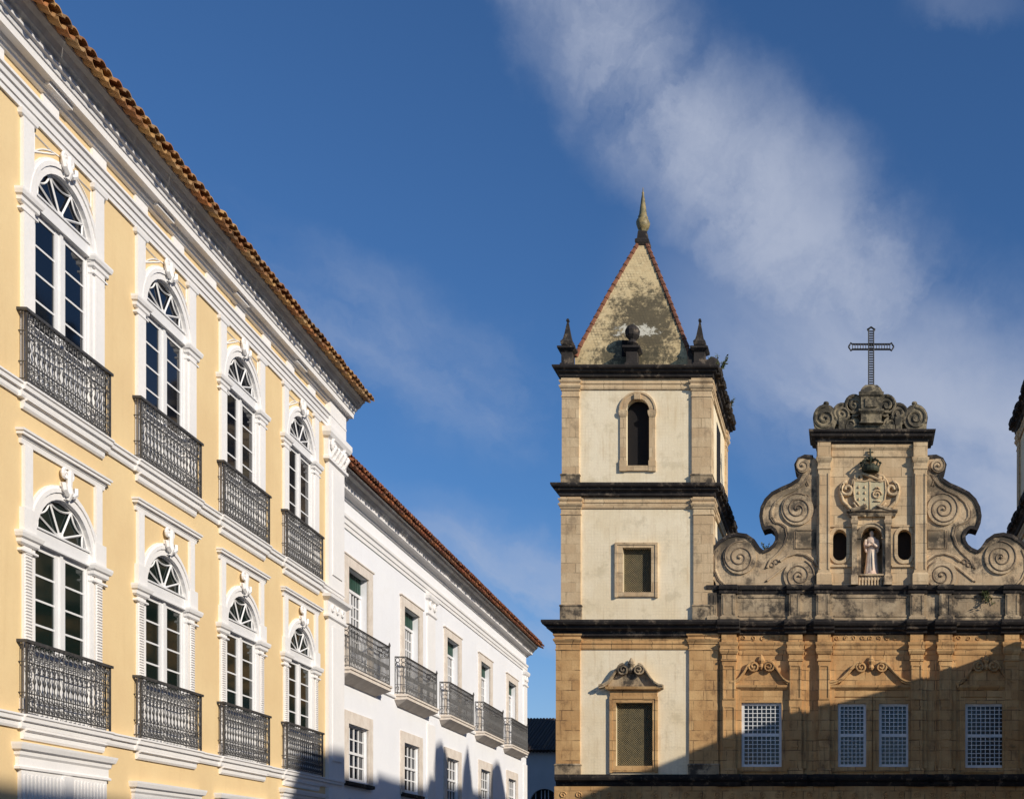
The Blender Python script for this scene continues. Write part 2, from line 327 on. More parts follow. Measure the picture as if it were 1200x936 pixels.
        for i in range(len(loop)):
            (p, q), (r, t) = loop[i], loop[(i + 1) % len(loop)]
            s.quad((p, w, q), (r, w, t), (r, w - depth, t), (p, w - depth, q))
    def archband(s, uc, zs, r0, r1, w0, w1, a0=0.0, a1=PI, seg=18, kz=1.0):
        pts = []
        for i in range(seg + 1):
            a = a0 + (a1 - a0) * i / seg; c, n_ = math.cos(a), math.sin(a)
            for r in (r0, r1):
                for w in (w0, w1): pts.append((uc + r * c, w, zs + kz * r * n_))
        fs = []
        for i in range(seg):
            b = 4 * i
            fs += [(b, b + 4, b + 5, b + 1), (b + 2, b + 3, b + 7, b + 6), (b + 1, b + 5, b + 7, b + 3), (b, b + 2, b + 6, b + 4)]
        fs += [(0, 1, 3, 2), (4 * seg, 4 * seg + 2, 4 * seg + 3, 4 * seg + 1)]
        s.add(pts, fs)
    def build(s, name, mat, parent=None, smooth=False, loc=None):
        me = bpy.data.meshes.new(name); me.from_pydata(s.v, [], s.fc); me.update()
        bm = bmesh.new(); bm.from_mesh(me); bmesh.ops.recalc_face_normals(bm, faces=bm.faces); bm.to_mesh(me); bm.free()
        if smooth:
            for p in me.polygons: p.use_smooth = True
        me.materials.append(M[mat] if isinstance(mat, str) else mat)
        o = bpy.data.objects.new(name, me); COL.objects.link(o)
        if parent: o.parent = parent
        if loc: o.location = loc
        return o
def empty(name, loc, rz=0, label=None, cat=None, group=None):
    o = bpy.data.objects.new(name, None); COL.objects.link(o); o.location = loc; o.rotation_euler = (0, 0, rz)
    if label: o['label'] = label; o['category'] = cat
    if group: o['group'] = group
    return o
def copy_part(o, parent, dy=0.0, dz=0.0, dx=0.0):
    c = o.copy(); COL.objects.link(c); c.parent = parent
    c.location = (o.location.x + dx, o.location.y + dy, o.location.z + dz)
    for k in list(o.children):
        d = k.copy(); COL.objects.link(d); d.parent = c
    return c
def spiral(cu, cz, r0, r1, turns, a0, ccw=1, n=20, w=0.0):
    pts = []; m = int(n * turns)
    for i in range(m + 1):
        f = i / m; a = a0 + ccw * 2 * PI * turns * f; r = r0 + (r1 - r0) * f
        pts.append((cu + r * math.cos(a), w, cz + r * math.sin(a)))
    return pts

# ------------------------------------------------------------------ ground
g = MB(fC); g.quad((-400, -900, 0), (400, -900, 0), (400, 300, 0), (-400, 300, 0))
gr = g.build('ground', 'paving'); gr['kind'] = 'structure'

# ------------------------------------------------------------------ clay tile roof edge (local frame: w out, u along)
def tile_roof(m, u0, u1, wedge, zedge, slope, pitch=0.2, rows=5, rad=0.085, tlen=0.42, jitter=0.012, sag=0.0, backw=-6.0):
    n = int((u1 - u0) / pitch); c, s_ = math.cos(slope), math.sin(slope)
    th = 0.018
    for i in range(n + 1):
        uc = u0 + i * pitch
        for kind in (0, 1):                        # 0 = channel tile, 1 = cover tile
            for j in range(rows):
                d0 = j * tlen - (0.0 if kind == 0 else 0.03) + random.uniform(-jitter, jitter)
                d1 = d0 + (tlen + 0.06 if j < rows - 1 else abs((wedge - backw) / c))
                lift = 0.012 * j * 0
                uu = uc + (pitch / 2 if kind else 0) + random.uniform(-0.008, 0.008)
                tilt = 0.02
                pts = []
                for d, dz in ((d0, tilt), (d1, -0.005)):
                    w = wedge - d * c; z = zedge + d * s_ + dz + (0.075 if kind else 0.02) + random.uniform(-0.004, 0.004)
                    for k in range(7):
                        a = PI * k / 6
                        zz = (math.sin(a) if kind else -math.sin(a)) * rad * 0.95
                        pts.append((uu + rad * 1.15 * math.cos(a), w, z + zz)); pts.append((uu + (rad * 1.15 - th) * math.cos(a), w, z + zz * 0.78))
                fs = []
                for k in range(6):
                    a = 2 * k; b = a + 2
                    fs += [(a, b, 14 + b, 14 + a), (a + 1, 15 + a, 15 + b, b + 1), (a, a + 1, b + 1, b)]
                fs += [(0, 14, 15, 1), (12, 13, 27, 26)]
                m.add(pts, fs)

# ------------------------------------------------------------------ YELLOW BUILDING
yb = empty('yellow_building', (-9.8, 0, 0), math.atan(0.085), 'long ochre yellow townhouse with white arched windows and clay tile eaves', 'building')
K = math.sqrt(1 + 0.085 ** 2)
PITCH = 2.98 * K; U1 = 17.0 * K
bays = [U1 + PITCH * k for k in range(-4, 4)]
YEND = 28.45 * K; YBEG = bays[0] - PITCH / 2
HW = 0.72
wall = MB(fL)
def bay_edges(k): 
    a = bays[k] - PITCH / 2; b = bays[k] + PITCH / 2 if k < len(bays) - 1 else YEND
    return a, b
for k, uc in enumerate(bays):
    a, b = bay_edges(k)
    door = (k % 3 == 1)               # bays at either end of the view have the taller doorways
    wall.cell(a, b, 0, 3.6, uc, 0.78, 0.0 if door else 1.0, 2.4 if door else 2.15, False, 0.3)
    wall.cell(a, b, 3.6, 8.0, uc, HW, 3.76, 6.21, True, 0.26)
    wall.cell(a, b, 8.0, 12.9, uc, HW, 8.18, 10.77, True, 0.26)
wall.quad((YBEG, 0, 0), (YBEG, -9, 0), (YBEG, -9, 12.9), (YBEG, 0, 12.9))
wall.quad((YEND, 0, 0), (YEND, -9, 0), (YEND, -9, 12.9), (YEND, 0, 12.9))
wall.quad((YBEG, -9, 0), (YEND, -9, 0), (YEND, -9, 12.9), (YBEG, -9, 12.9))
wall.build('wall', 'ochre', yb)
# string courses
def courses(name, z):
    m = MB(fL); segs = []; u = YBEG
    prof = [(0.03, z), (0.045, z + 0.03), (0.05, z + 0.09), (0.085, z + 0.10), (0.09, z + 0.15), (0.11, z + 0.165), (0.11, z + 0.19)]
    for uc in bays:
        segs.append((u, uc - 1.1, 0.0)); segs.append((uc - 1.1, uc + 1.1, 0.035)); u = uc + 1.1
    segs.append((u, YEND, 0.0)); m.runs(segs, prof)
    for uc in bays: m.mould(uc - 1.0, uc + 1.0, [(0.03, z - 0.13), (0.05, z - 0.10), (0.055, z - 0.035), (0.10, z - 0.015), (0.10, z - 0.001)])
    return m.build(name, 'white', yb)
courses('string_course', 3.57); courses('string_course', 7.99)
# plinth and end pilasters
m = MB(fL); m.runs([(YBEG, YEND, 0)], [(0.06, 0.001), (0.06, 0.7), (0.03, 0.75)]); 
m.build('plinth', 'white', yb)
m = MB(fL)
ua, ub = 27.45 * K, YEND + 0.05
m.box(ua, ub, -0.3, 0.08, 0.75, 3.56); m.box(ua, ub, -0.3, 0.08, 3.77, 7.45); m.box(ua, ub, -0.3, 0.08, 8.2, 11.05)
m.box(ua + 0.22, ub - 0.2, -0.3, 0.105, 8.5, 10.9); m.box(ua + 0.22, ub - 0.2, -0.3, 0.105, 4.2, 7.3)
m.build('pilaster', 'white', yb)
m = MB(fL)                                       # lower capital
m.mouldret(ua, ub, [(0.085, 7.45), (0.12, 7.48), (0.12, 7.53), (0.088, 7.55), (0.09, 7.84), (0.14, 7.88), (0.19, 7.92), (0.2, 7.985)], -0.3)
for uu in (ua + 0.2, (ua + ub) / 2, ub - 0.2): m.tube(spiral(uu, 7.7, 0.09, 0.02, 1.4, 0, 1, 12, 0.11), 0.025)
m.build('capital', 'white', yb); m = MB(fL)
m.mouldret(ua, ub, [(0.085, 11.05), (0.13, 11.08), (0.13, 11.14), (0.09, 11.17), (0.10, 11.55), (0.16, 11.6), (0.2, 11.68), (0.2, 11.8)], -0.3)
for uu in (ua + 0.15, ub - 0.15): m.tube(spiral(uu, 11.45, 0.14, 0.02, 1.7, PI / 2, 1, 12, 0.14), 0.035)
for i in range(5):
    uu = ua + 0.1 + i * (ub - ua - 0.2) / 4
    m.tube([(uu, 0.09, 11.18), (uu, 0.15, 11.3), (uu + 0.02, 0.20, 11.4), (uu + 0.03, 0.17, 11.44)], 0.045)
m.build('capital', 'white', yb)
# architrave, frieze blocks, cornice
m = MB(fL)
m.mould(YBEG, YEND + 0.05, [(0.035, 11.86), (0.04, 11.93), (0.06, 11.935), (0.065, 12.02), (0.09, 12.03), (0.10, 12.09), (0.13, 12.11), (0.13, 12.15)])
m.build('architrave', 'white', yb)
for i in range(-9, 10):
    uu = (16.65 + 1.2375 * i) * K
    if YBEG < uu < ua - 0.3: m = MB(fL); m.box(uu - 0.19, uu + 0.19, -0.02, 0.035, 12.15, 12.40); m.build('frieze_block', 'white', yb)
m = MB(fL); m.box(ua, ub, -0.3, 0.12, 11.8, 12.42); m.build('frieze_block', 'white', yb)
m = MB(fL)
cp = [(0.0, 12.38), (0.06, 12.39), (0.07, 12.43), (0.10, 12.44), (0.12, 12.49), (0.23, 12.495), (0.235, 12.60), (0.255, 12.605), (0.27, 12.66), (0.31, 12.67), (0.315, 12.70)]
m.mould(YBEG, YEND + 0.25, cp)
for i in range(-5, 6):
    uu = (16.65 + 2.98 * i) * K
    if YBEG < uu < YEND - 0.6: m.box(uu - 0.28, uu + 0.28, 0.0, 0.17, 12.44, 12.493)
m.build('cornice', 'white', yb)
m = MB(fL)
m.mould(YBEG, YEND + 0.32, [(0.28, 12.70), (0.30, 12.74), (0.36, 12.78), (0.37, 12.80), (0.41, 12.86), (0.47, 12.91), (0.48, 12.94)])
m.build('eave_moulding', 'eavew', yb)
m = MB(fL); tile_roof(m, YBEG, YEND + 0.4, 0.64, 12.90, R(24), 0.215, 3, 0.088, jitter=0.028)
rf = m.build('roof', 'tile1', yb)
m = MB(fL); m.add([(YBEG, 0.45, 12.93), (YEND + 0.3, 0.45, 12.93), (YEND + 0.3, -5, 15.3), (YBEG, -5, 15.3), (YBEG, -10.4, 12.93), (YEND + 0.3, -10.4, 12.93)], [(0, 1, 2, 3), (3, 2, 5, 4), (0, 3, 4), (1, 5, 2), (0, 4, 5, 1)])
m.build('roof_deck', 'tile1', rf)

def arched_window(parent, uc, zs, zb, gl, upper):
    """fanlight + double french door; built about u=0, z=0 at the springing and moved into place"""
    h = zs - zb; wf = -0.07
    sr = MB(fL)                                   # surround: strips, imposts, archivolt
    for sg in (-1, 1):
        a, b = sorted((sg * 0.76, sg * 1.0))
        if upper:
            sr.box(a, b, -0.02, 0.05, -h + 0.0, -0.17); sr.box(a, b, -0.02, 0.045, 0.0, 1.09)
            sr.mouldret(a - 0.0, b + 0.0, [(0.04, 1.0), (0.06, 1.02), (0.07, 1.085)], -0.02)
        else:
            sr.box(a + 0.03, b - 0.03, -0.02, 0.03, -h, -0.17)
            n = 46
            for i in range(n):
                z = -h + 0.25 + (h - 0.5) * i / n
                sr.mould(a + 0.055, b - 0.055, [(0.03, z), (0.052, z + 0.012), (0.052, z + 0.022), (0.03, z + 0.034)])
            sr.box(a - 0.02, b + 0.02, -0.02, 0.06, -h + 0.0, -h + 0.22)
            sr.box(a - 0.02, b + 0.02, -0.02, 0.065, 0.0, 0.33)
            sr.box(a + 0.03, b - 0.05 if sg > 0 else b - 0.03, -0.02, 0.045, 0.33, 1.18)
        sr.mouldret(a - 0.02, b + 0.02, [(0.045, -0.17), (0.065, -0.15), (0.068, -0.10), (0.095, -0.08), (0.11, -0.03), (0.11, 0.001)], -0.02)
        sr.mouldret(a - 0.01, b + 0.01, [(0.045, -0.27), (0.06, -0.26), (0.06, -0.235), (0.045, -0.225)], -0.02)
        a, b = sorted((sg * 0.70, sg * 0.76))
        sr.box(a, b, -0.262, 0.022, -h, 0)
        # impost carried into the reveal
        a, b = sorted((sg * 0.66, sg * 0.76)); sr.box(a, b, -0.15, 0.03, -0.10, -0.01)
    sr.archband(0, 0, 0.700, 0.80, -0.262, 0.035); sr.archband(0, 0, 0.80, 0.86, -0.02, 0.055); sr.archband(0, 0, 0.86, 0.90, -0.02, 0.03)
    if upper:
        sr.archband(0, 0, 0.985, 1.0, -0.02, 0.012, R(35), R(145))
        for sg in (-1, 1):
            P = [(sg * 0.70, 0.02 + 0.93), (sg * 0.22, 0.95), (sg * 0.70, 0.70)]
            for (p, q), (r, t) in zip(P, P[1:] + P[:1]): sr.tube([(p, 0.006, q), (r, 0.006, t)], 0.012, 4)
    o = sr.build('window', 'white', parent, loc=(0, uc, zs))
    # keystone ornament
    ks = MB(fL); top = 1.08 if upper else 1.17
    ks.prism([(-0.06, 0.72), (0.06, 0.72), (0.08, 0.96), (-0.08, 0.96)], -0.02, 0.055)
    ks.tube(spiral(-0.06, top - 0.09, 0.075, 0.02, 1.3, PI / 2, 1, 12, 0.06), 0.026); ks.tube(spiral(0.06, top - 0.09, 0.075, 0.02, 1.3, PI / 2, -1, 12, 0.06), 0.026)
    ks.tube([(0, 0.06, 0.73), (0, 0.10, 0.82), (0, 0.08, 0.92), (0, 0.09, top - 0.04)], 0.04, 6)
    for sg in (-1, 1): ks.tube([(sg * 0.05, 0.09, 0.78), (sg * 0.14, 0.10, 0.84), (sg * 0.16, 0.09, 0.93)], 0.035, 5)
    ks.build('keystone', 'white', o)
    if not upper:                                 # cornice hood
        hd = MB(fL)
        hd.mouldret(-1.0, 1.0, [(0.03, 1.18), (0.04, 1.25), (0.05, 1.255), (0.055, 1.28), (0.09, 1.285), (0.09, 1.32), (0.11, 1.33), (0.115, 1.36)], -0.02)
        hd.build('hood', 'white', o)
    fr = MB(fL)                                   # joinery
    W0, W1 = wf, wf + 0.045
    fr.archband(0, 0, 0.672, 0.705, W0, W1, 0, PI)
    fr.box(-0.715, 0.715, W0, W1 + 0.02, -0.03, 0.15); fr.box(-0.715, 0.715, W0, W1 + 0.05, -0.055, -0.03); fr.box(-0.715, 0.715, W0, W1 + 0.04, 0.15, 0.175)
    for sg in (-1, 1):
        a, b = sorted((sg * 0.655, sg * 0.715)); fr.box(a, b, W0, W1, -h, -0.055)
        a, b = sorted((sg * 0.61, sg * 0.655)); fr.box(a, b, W0, W1 - 0.02, -h, -0.055)
    fr.box(-0.125, 0.125, W0, W1 - 0.015, -h, -0.055); fr.box(-0.03, 0.03, W0, W1 + 0.01, -h, -0.055)
    fr.box(-0.61, 0.61, W0, W1 - 0.021, -0.13, -0.055)
    zbot = -h + 0.95
    fr.box(-0.61, 0.61, W0, W1 - 0.021, -h, zbot)
    nrow = 4; zt = -0.13
    for i in range(1, nrow):
        z = zbot + (zt - zbot) * i / nrow; fr.box(-0.61, 0.61, W0 + 0.01, W1 - 0.025, z - 0.014, z + 0.014)
    ang = [R(x) for x in (0, 34, 67, 113, 146, 180)]
    cz = 0.175
    def tip(a): return (0.68 * math.cos(a), 0.68 * math.sin(a))
    for a in ang[1:-1]: t = tip(a); fr.tube([(0, wf + 0.03, cz), (t[0], wf + 0.03, t[1])], 0.017, 4)
    for a, b in zip(ang[:-1], ang[1:]):
        p, q = tip(a), tip(b); mx, mz = (p[0] + q[0]) / 2, (p[1] + q[1]) / 2
        if abs(mx) < 0.1: k = 0.80
        else: k = 0.80
        pts = []
        for i in range(9):
            f = i / 8; bx = (1 - f) ** 2 * p[0] + 2 * f * (1 - f) * mx * k + f * f * q[0]; bz = (1 - f) ** 2 * p[1] + 2 * f * (1 - f) * (mz * k if mz > .3 else mz * .9) + f * f * q[1]
            pts.append((bx, wf + 0.03, max(bz, cz)))
        fr.tube(pts, 0.015, 4)
    fr.archband(0, 0.175, 0, 0.085, W0, W1 - 0.005)
    fr.build('frame', 'frame', o)
    gm = MB(fL); n = 20
    gm.add([(0, wf + 0.01, 0.1)] + [(0.70 * math.cos(PI * i / n), wf + 0.01, 0.70 * math.sin(PI * i / n)) for i in range(n + 1)], [tuple(range(n + 2))])
    gm.quad((-0.64, wf + 0.01, zbot), (0.64, wf + 0.01, zbot), (0.64, wf + 0.01, -0.1), (-0.64, wf + 0.01, -0.1))
    gm.build('pane', gl, o)
    return o
def yellow_rail(parent, uc, z):
    o_ = MB(fL); H = 0.98; W = 1.04
    o_.box(-W - 0.05, W + 0.05, 0.075, 0.135, H - 0.03, H + 0.01)
    for sg in (-1, 1): a, b = sorted((sg * (W - 0.005), sg * (W + 0.05))); o_.box(a, b, 0.0, 0.075, H - 0.03, H + 0.01)
    o = o_.build('balcony_railing', 'iron', parent, loc=(0, uc, z))
    b = MB(fL); w = 0.105; r = 0.0075
    b.box(-W, W, w - 0.012, w + 0.012, 0.03, 0.05); b.box(-W, W, w - 0.008, w + 0.008, H - 0.30, H - 0.285); b.box(-W, W, w - 0.008, w + 0.008, 0.27, 0.285)
    for sg in (-1, 1):
        b.box(sg * W - 0.012, sg * W + 0.012, w - 0.012, w + 0.012, 0, H)
        for zz in (0.05, 0.28, H - 0.29): b.box(sg * W - 0.008, sg * W + 0.008, 0.0, w, zz, zz + 0.012)
        b.box(sg * W - 0.006, sg * W + 0.006, 0.04, 0.05, 0, H)
    n = 18
    for i in range(n):
        u = -W + 2 * W * (i + 0.5) / n; st = 2 * W / n
        b.lathe(u, w, [(r, 0.04), (r, 0.40), (0.02, 0.44), (0.02, 0.46), (r, 0.50), (r, 0.56), (0.018, 0.585), (r, 0.61), (r, H - 0.03)], 6)
        for zc, s in ((H - 0.16, 1), (0.16, -1)):
            b.tube(spiral(u - st * 0.25, zc + 0.055 * s, 0.045, 0.012, 1.3, 0, s, 10, w), 0.0075, 4)
            b.tube(spiral(u + st * 0.25, zc - 0.05 * s, 0.045, 0.012, 1.3, PI, -s, 10, w), 0.0075, 4)
            b.tube([(u - st * 0.5, w, zc - 0.10 * s), (u - st * 0.1, w, zc), (u + st * 0.5, w, zc + 0.10 * s)], 0.006, 4)
        b.tube([(u - st / 2, w, H - 0.295), (u - st * .2, w, H - 0.35), (u, w, H - 0.39), (u + st * .2, w, H - 0.35), (u + st / 2, w, H - 0.295)], 0.006, 4)
        b.tube([(u - st / 2, w, 0.285), (u - st * .2, w, 0.34), (u, w, 0.37), (u + st * .2, w, 0.34), (u + st / 2, w, 0.285)], 0.006, 4)
    b.build('balusters', 'iron', o)
    return o
wu = arched_window(yb, bays[0], 10.77, 8.18, 'glass', True)
wl = arched_window(yb, bays[0], 6.21, 3.76, 'glassg', False)
ru = yellow_rail(yb, bays[0], 8.19); rl = yellow_rail(yb, bays[0], 3.77)
def ground_opening(uc, door):
    m = MB(fL); zt = 2.4 if door else 2.15; zh = 3.02 if door else 2.72
    for sg in (-1, 1):
        a, b = sorted((sg * 0.78, sg * 1.06)); m.box(a, b, -0.02, 0.05, 0.0 if door else 0.95, zt)
    m.box(-1.06, 1.06, -0.02, 0.05, zt, zh)
    n = 24
    for i in range(n):
        u = -1.03 + 2.06 * (i + 0.5) / n
        if abs(u) > 0.12: m.box(u - 0.02, u + 0.02, 0.05, 0.066, (0.8 if door else 1.1) if abs(u) > 0.80 else zt + 0.04, zh - 0.06)
    m.mouldret(-1.06, 1.06, [(0.05, zh), (0.075, zh + 0.01), (0.078, zh + 0.04), (0.05, zh + 0.06), (0.05, zh + 0.17), (0.075, zh + 0.20), (0.08, zh + 0.25), (0.12, zh + 0.27), (0.14, zh + 0.33), (0.145, zh + 0.36)], -0.02)
    m.prism([(-0.07, zt), (0.07, zt), (0.11, zh - 0.02), (-0.11, zh - 0.02)], 0.05, 0.09)
    o = m.build('door' if door else 'window', 'white', yb, loc=(0, uc, 0))
    f = MB(fL); z0 = 0.02 if door else 1.0
    f.box(-0.78, 0.78, -0.28, -0.2, z0, zt)
    for sg in (-1, 1):
        for k in range(3):
            a, b = sorted((sg * 0.08, sg * 0.68)); hh = (zt - z0) / 3
            f.box(a, b, -0.2, -0.17, z0 + k * hh + 0.08, z0 + (k + 1) * hh - 0.08)
    f.box(-0.02, 0.02, -0.2, -0.15, z0, zt)
    f.build('door_leaf' if door else 'shutter', 'frame', o)
    return o
for k, uc in enumerate(bays):
    ground_opening(uc, k % 3 == 1)
    if k:
        d = uc - bays[0]
        copy_part(wu, yb, d); copy_part(wl, yb, d); copy_part(ru, yb, d); copy_part(rl, yb, d)

# ------------------------------------------------------------------ WHITE BUILDING
wb = empty('white_building', (-10.95, 0, 0), math.atan(0.0686), 'white lime washed townhouse with red tile eaves and beige slab balconies', 'building')
K2 = math.sqrt(1 + 0.0686 ** 2)
C0, P2 = 31.62 * K2, 4.69 * K2
wbays = [C0 + P2 * k for k in range(5)]
WBEG, WEND = 28.75 * K2, 53.35 * K2
wall = MB(fL); hw = 0.77
for k, uc in enumerate(wbays):
    a = WBEG if k == 0 else uc - P2 / 2; b = WEND if k == 4 else uc + P2 / 2
    wall.cell(a, b, 0, 3.2, uc, 0.8, 0.0 if k in (1, 3) else 0.9, 2.7, False, 0.3)
    wall.cell(a, b, 3.2, 6.3, uc, hw, 4.0, 5.45, False, 0.16)
    wall.cell(a, b, 6.3, 11.5, uc, hw, 6.76, 9.5, False, 0.26)
for uu in (WBEG, WEND): wall.quad((uu, 0, 0), (uu, -9, 0), (uu, -9, 11.5), (uu, 0, 11.5))
wall.quad((WBEG, -9, 0), (WEND, -9, 0), (WEND, -9, 11.5), (WBEG, -9, 11.5))
wall.build('wall', 'wallw', wb)
m = MB(fL)
m.mould(WBEG, WEND, [(0.03, 10.42), (0.035, 10.52), (0.06, 10.53), (0.065, 10.64), (0.10, 10.67), (0.105, 10.74)])
m.build('architrave', 'white', wb)
m = MB(fL)
m.mould(WBEG + 0.5, WEND + 0.2, [(0.0, 11.14), (0.05, 11.15), (0.06, 11.19), (0.15, 11.24), (0.24, 11.26), (0.245, 11.34), (0.28, 11.36)])
m.build('cornice', 'white', wb)
m = MB(fL)
m.mould(WBEG + 0.5, WEND + 0.25, [(0.25, 11.36), (0.30, 11.40), (0.34, 11.47), (0.42, 11.52), (0.45, 11.58), (0.50, 11.60)])
m.build('eave_moulding', 'eavew', wb)
m = MB(fL); tile_roof(m, WBEG + 0.55, WEND + 0.45, 0.68, 11.60, R(26), 0.21, 3, 0.086, jitter=0.035)
tile_roof(m, WBEG + 0.5, WEND + 0.35, 0.60, 11.72, R(26), 0.2, 1)
rf = m.build('roof', 'tile2', wb)
m = MB(fL); m.add([(WBEG, 0.4, 11.62), (WEND + 0.3, 0.4, 11.62), (WEND - 3, -4.7, 13.9), (WBEG, -4.7, 13.9), (WBEG, -9.8, 11.62), (WEND + 0.3, -9.8, 11.62)], [(0, 1, 2, 3), (3, 2, 5, 4), (0, 3, 4), (1, 5, 2), (0, 4, 5, 1)])
m.build('roof_deck', 'tile2', rf)
for uu, wd in ((38.35 * K2, 0.42), (WEND - 0.33, 0.33)):
    m = MB(fL)
    m.box(uu - wd, uu + wd, -0.02, 0.05, 0, 6.3); m.box(uu - wd, uu + wd, -0.02, 0.05, 6.7, 9.75)
    m.mouldret(uu - wd, uu + wd, [(0.05, 9.75), (0.09, 9.79), (0.09, 9.84), (0.055, 9.87), (0.06, 10.2), (0.12, 10.26), (0.15, 10.35), (0.15, 10.419)], -0.02)
    for sg in (-1, 1): m.tube(spiral(uu + sg * wd * 0.6, 10.08, 0.12, 0.02, 1.5, PI / 2, sg, 12, 0.08), 0.035)
    m.build('pilaster', 'white', wb)
m = MB(fL); m.runs([(WBEG, WEND, 0)], [(0.02, 6.62), (0.05, 6.64), (0.055, 6.70), (0.03, 6.72)]); m.build('string_course', 'white', wb)
m = MB(fL); m.runs([(WBEG, WEND, 0)], [(0.05, 0.001), (0.05, 0.6), (0.02, 0.64)]); m.build('plinth', 'bstone', wb)
def white_door(uc, parent):
    m = MB(fL); zt, zb = 9.5, 6.76
    for sg in (-1, 1): a, b = sorted((sg * hw, sg * (hw + 0.32))); m.box(a, b, -0.02, 0.045, zb, zt)
    m.box(-hw - 0.32, hw + 0.32, -0.02, 0.045, zt, zt + 0.24)
    m.mouldret(-hw - 0.32, hw + 0.32, [(0.045, zt + 0.24), (0.07, zt + 0.26), (0.07, zt + 0.29)], -0.02)
    o = m.build('balcony_door', 'bstone', parent, loc=(0, uc, 0))
    f = MB(fL); w0, w1 = -0.24, -0.19
    for x0, x1 in ((-hw, -hw + 0.09), (-0.07, 0.07), (hw - 0.09, hw)): f.box(x0, x1, w0, w1, zb, 8.98)
    f.box(-hw, hw, w0, w1 + 0.02, 8.98, 9.06); f.box(-hw, hw, w0, w1 - 0.004, zb, zb + 0.7)
    for sx in (-1, 1):
        for q in range(1, 3): u = sx * (0.07 + (hw - 0.16) * q / 3); f.box(u - 0.018, u + 0.018, w0, w1 - 0.01, zb + 0.7, 8.98)
    for i in range(1, 5): z = zb + 0.7 + (8.98 - zb - 0.7) * i / 5; f.box(-hw, hw, w0, w1 - 0.014, z - 0.018, z + 0.018)
    f.build('frame', 'frame', o)
    g_ = MB(fL); g_.quad((-hw, -0.225, zb), (hw, -0.225, zb), (hw, -0.225, 9.0), (-hw, -0.225, 9.0)); g_.build('pane', 'glass', o)
    s = MB(fL); s.box(-hw, hw, -0.24, -0.19, 9.06, zt)
    n = 9
    for i in range(n): u = -hw + 2 * hw * (i + 0.5) / n; s.box(u - 0.07, u + 0.07, -0.19, -0.178, 9.08, zt)
    s.build('shutter', 'green', o)
    return o
def white_balcony(uc, parent):
    W, D_ = 1.62, 0.36
    m = MB(fL); z1 = 6.76
    m.add([(-W, 0, z1), (W, 0, z1), (W, D_, z1), (-W, D_, z1), (-W, 0, z1 - 0.17), (W, 0, z1 - 0.17), (W, D_, z1 - 0.14), (-W, D_, z1 - 0.14), (-W + 0.25, 0, z1 - 0.33), (W - 0.25, 0, z1 - 0.33)],
          [(0, 1, 2, 3), (3, 2, 6, 7), (0, 3, 7, 4), (1, 5, 6, 2), (7, 6, 9, 8), (4, 7, 8), (5, 9, 6), (0, 4, 8, 9, 5, 1)])
    m.mould(-W - 0.03, W + 0.03, [(D_, z1 - 0.06), (D_ + 0.03, z1 - 0.05), (D_ + 0.03, z1 + 0.003)], 0.0)
    o = m.build('balcony', 'bstone', parent, loc=(0, uc, 0))
    b = MB(fL); w = D_ - 0.03; H = 1.08; zb = z1 + 0.004; r = 0.0125; We = W - 0.04
    def panel(p0, p1, n):
        P0, P1 = Vector((p0[0], p0[1], 0)), Vector((p1[0], p1[1], 0)); d = P1 - P0; st = d.length / n; e = d.normalized()
        def pt(a, z): q = P0 + e * a; return (q.x, q.y, zb + z)
        for z, rr in ((H, 0.022), (H - 0.30, 0.009), (0.28, 0.009), (0.05, 0.012)): b.tube([pt(0, z), pt(d.length, z)], rr, 6)
        for i in range(n):
            a = (i + 0.5) * st
            b.tube([pt(a, 0), pt(a, H - 0.3)], r, 5)
            b.tube([pt(a, 0.44), pt(a, 0.50), pt(a, 0.56)], 0.018, 5)
            for zc, rr in ((H - 0.22, 0.062), (H - 0.09, 0.062)):     # rings of the upper band
                b.tube([pt(a + rr * math.cos(2 * PI * k / 9), zc + rr * math.sin(2 * PI * k / 9)) for k in range(9)], 0.0105, 4, True)
            s = 1 if i % 2 else -1
            b.tube([pt(a + s * 0.05 * math.cos(t * 0.7) * (1 - t / 12), 0.16 + 0.09 * math.sin(t * 0.7) * (1 - t / 12)) for t in range(9)], 0.009, 4)
        b.tube([pt(0, 0), pt(0, H)], 0.016, 6)
    panel((-We, w), (We, w), 30); panel((-We, 0.0), (-We, w), 2); panel((We, w), (We, 0.0), 2)
    b.lathe(We, w, [(0.01, zb + H), (0.035, zb + H + 0.04), (0.02, zb + H + 0.1), (0.005, zb + H + 0.13)], 8)
    b.build('railing', 'iron', o)
    return o
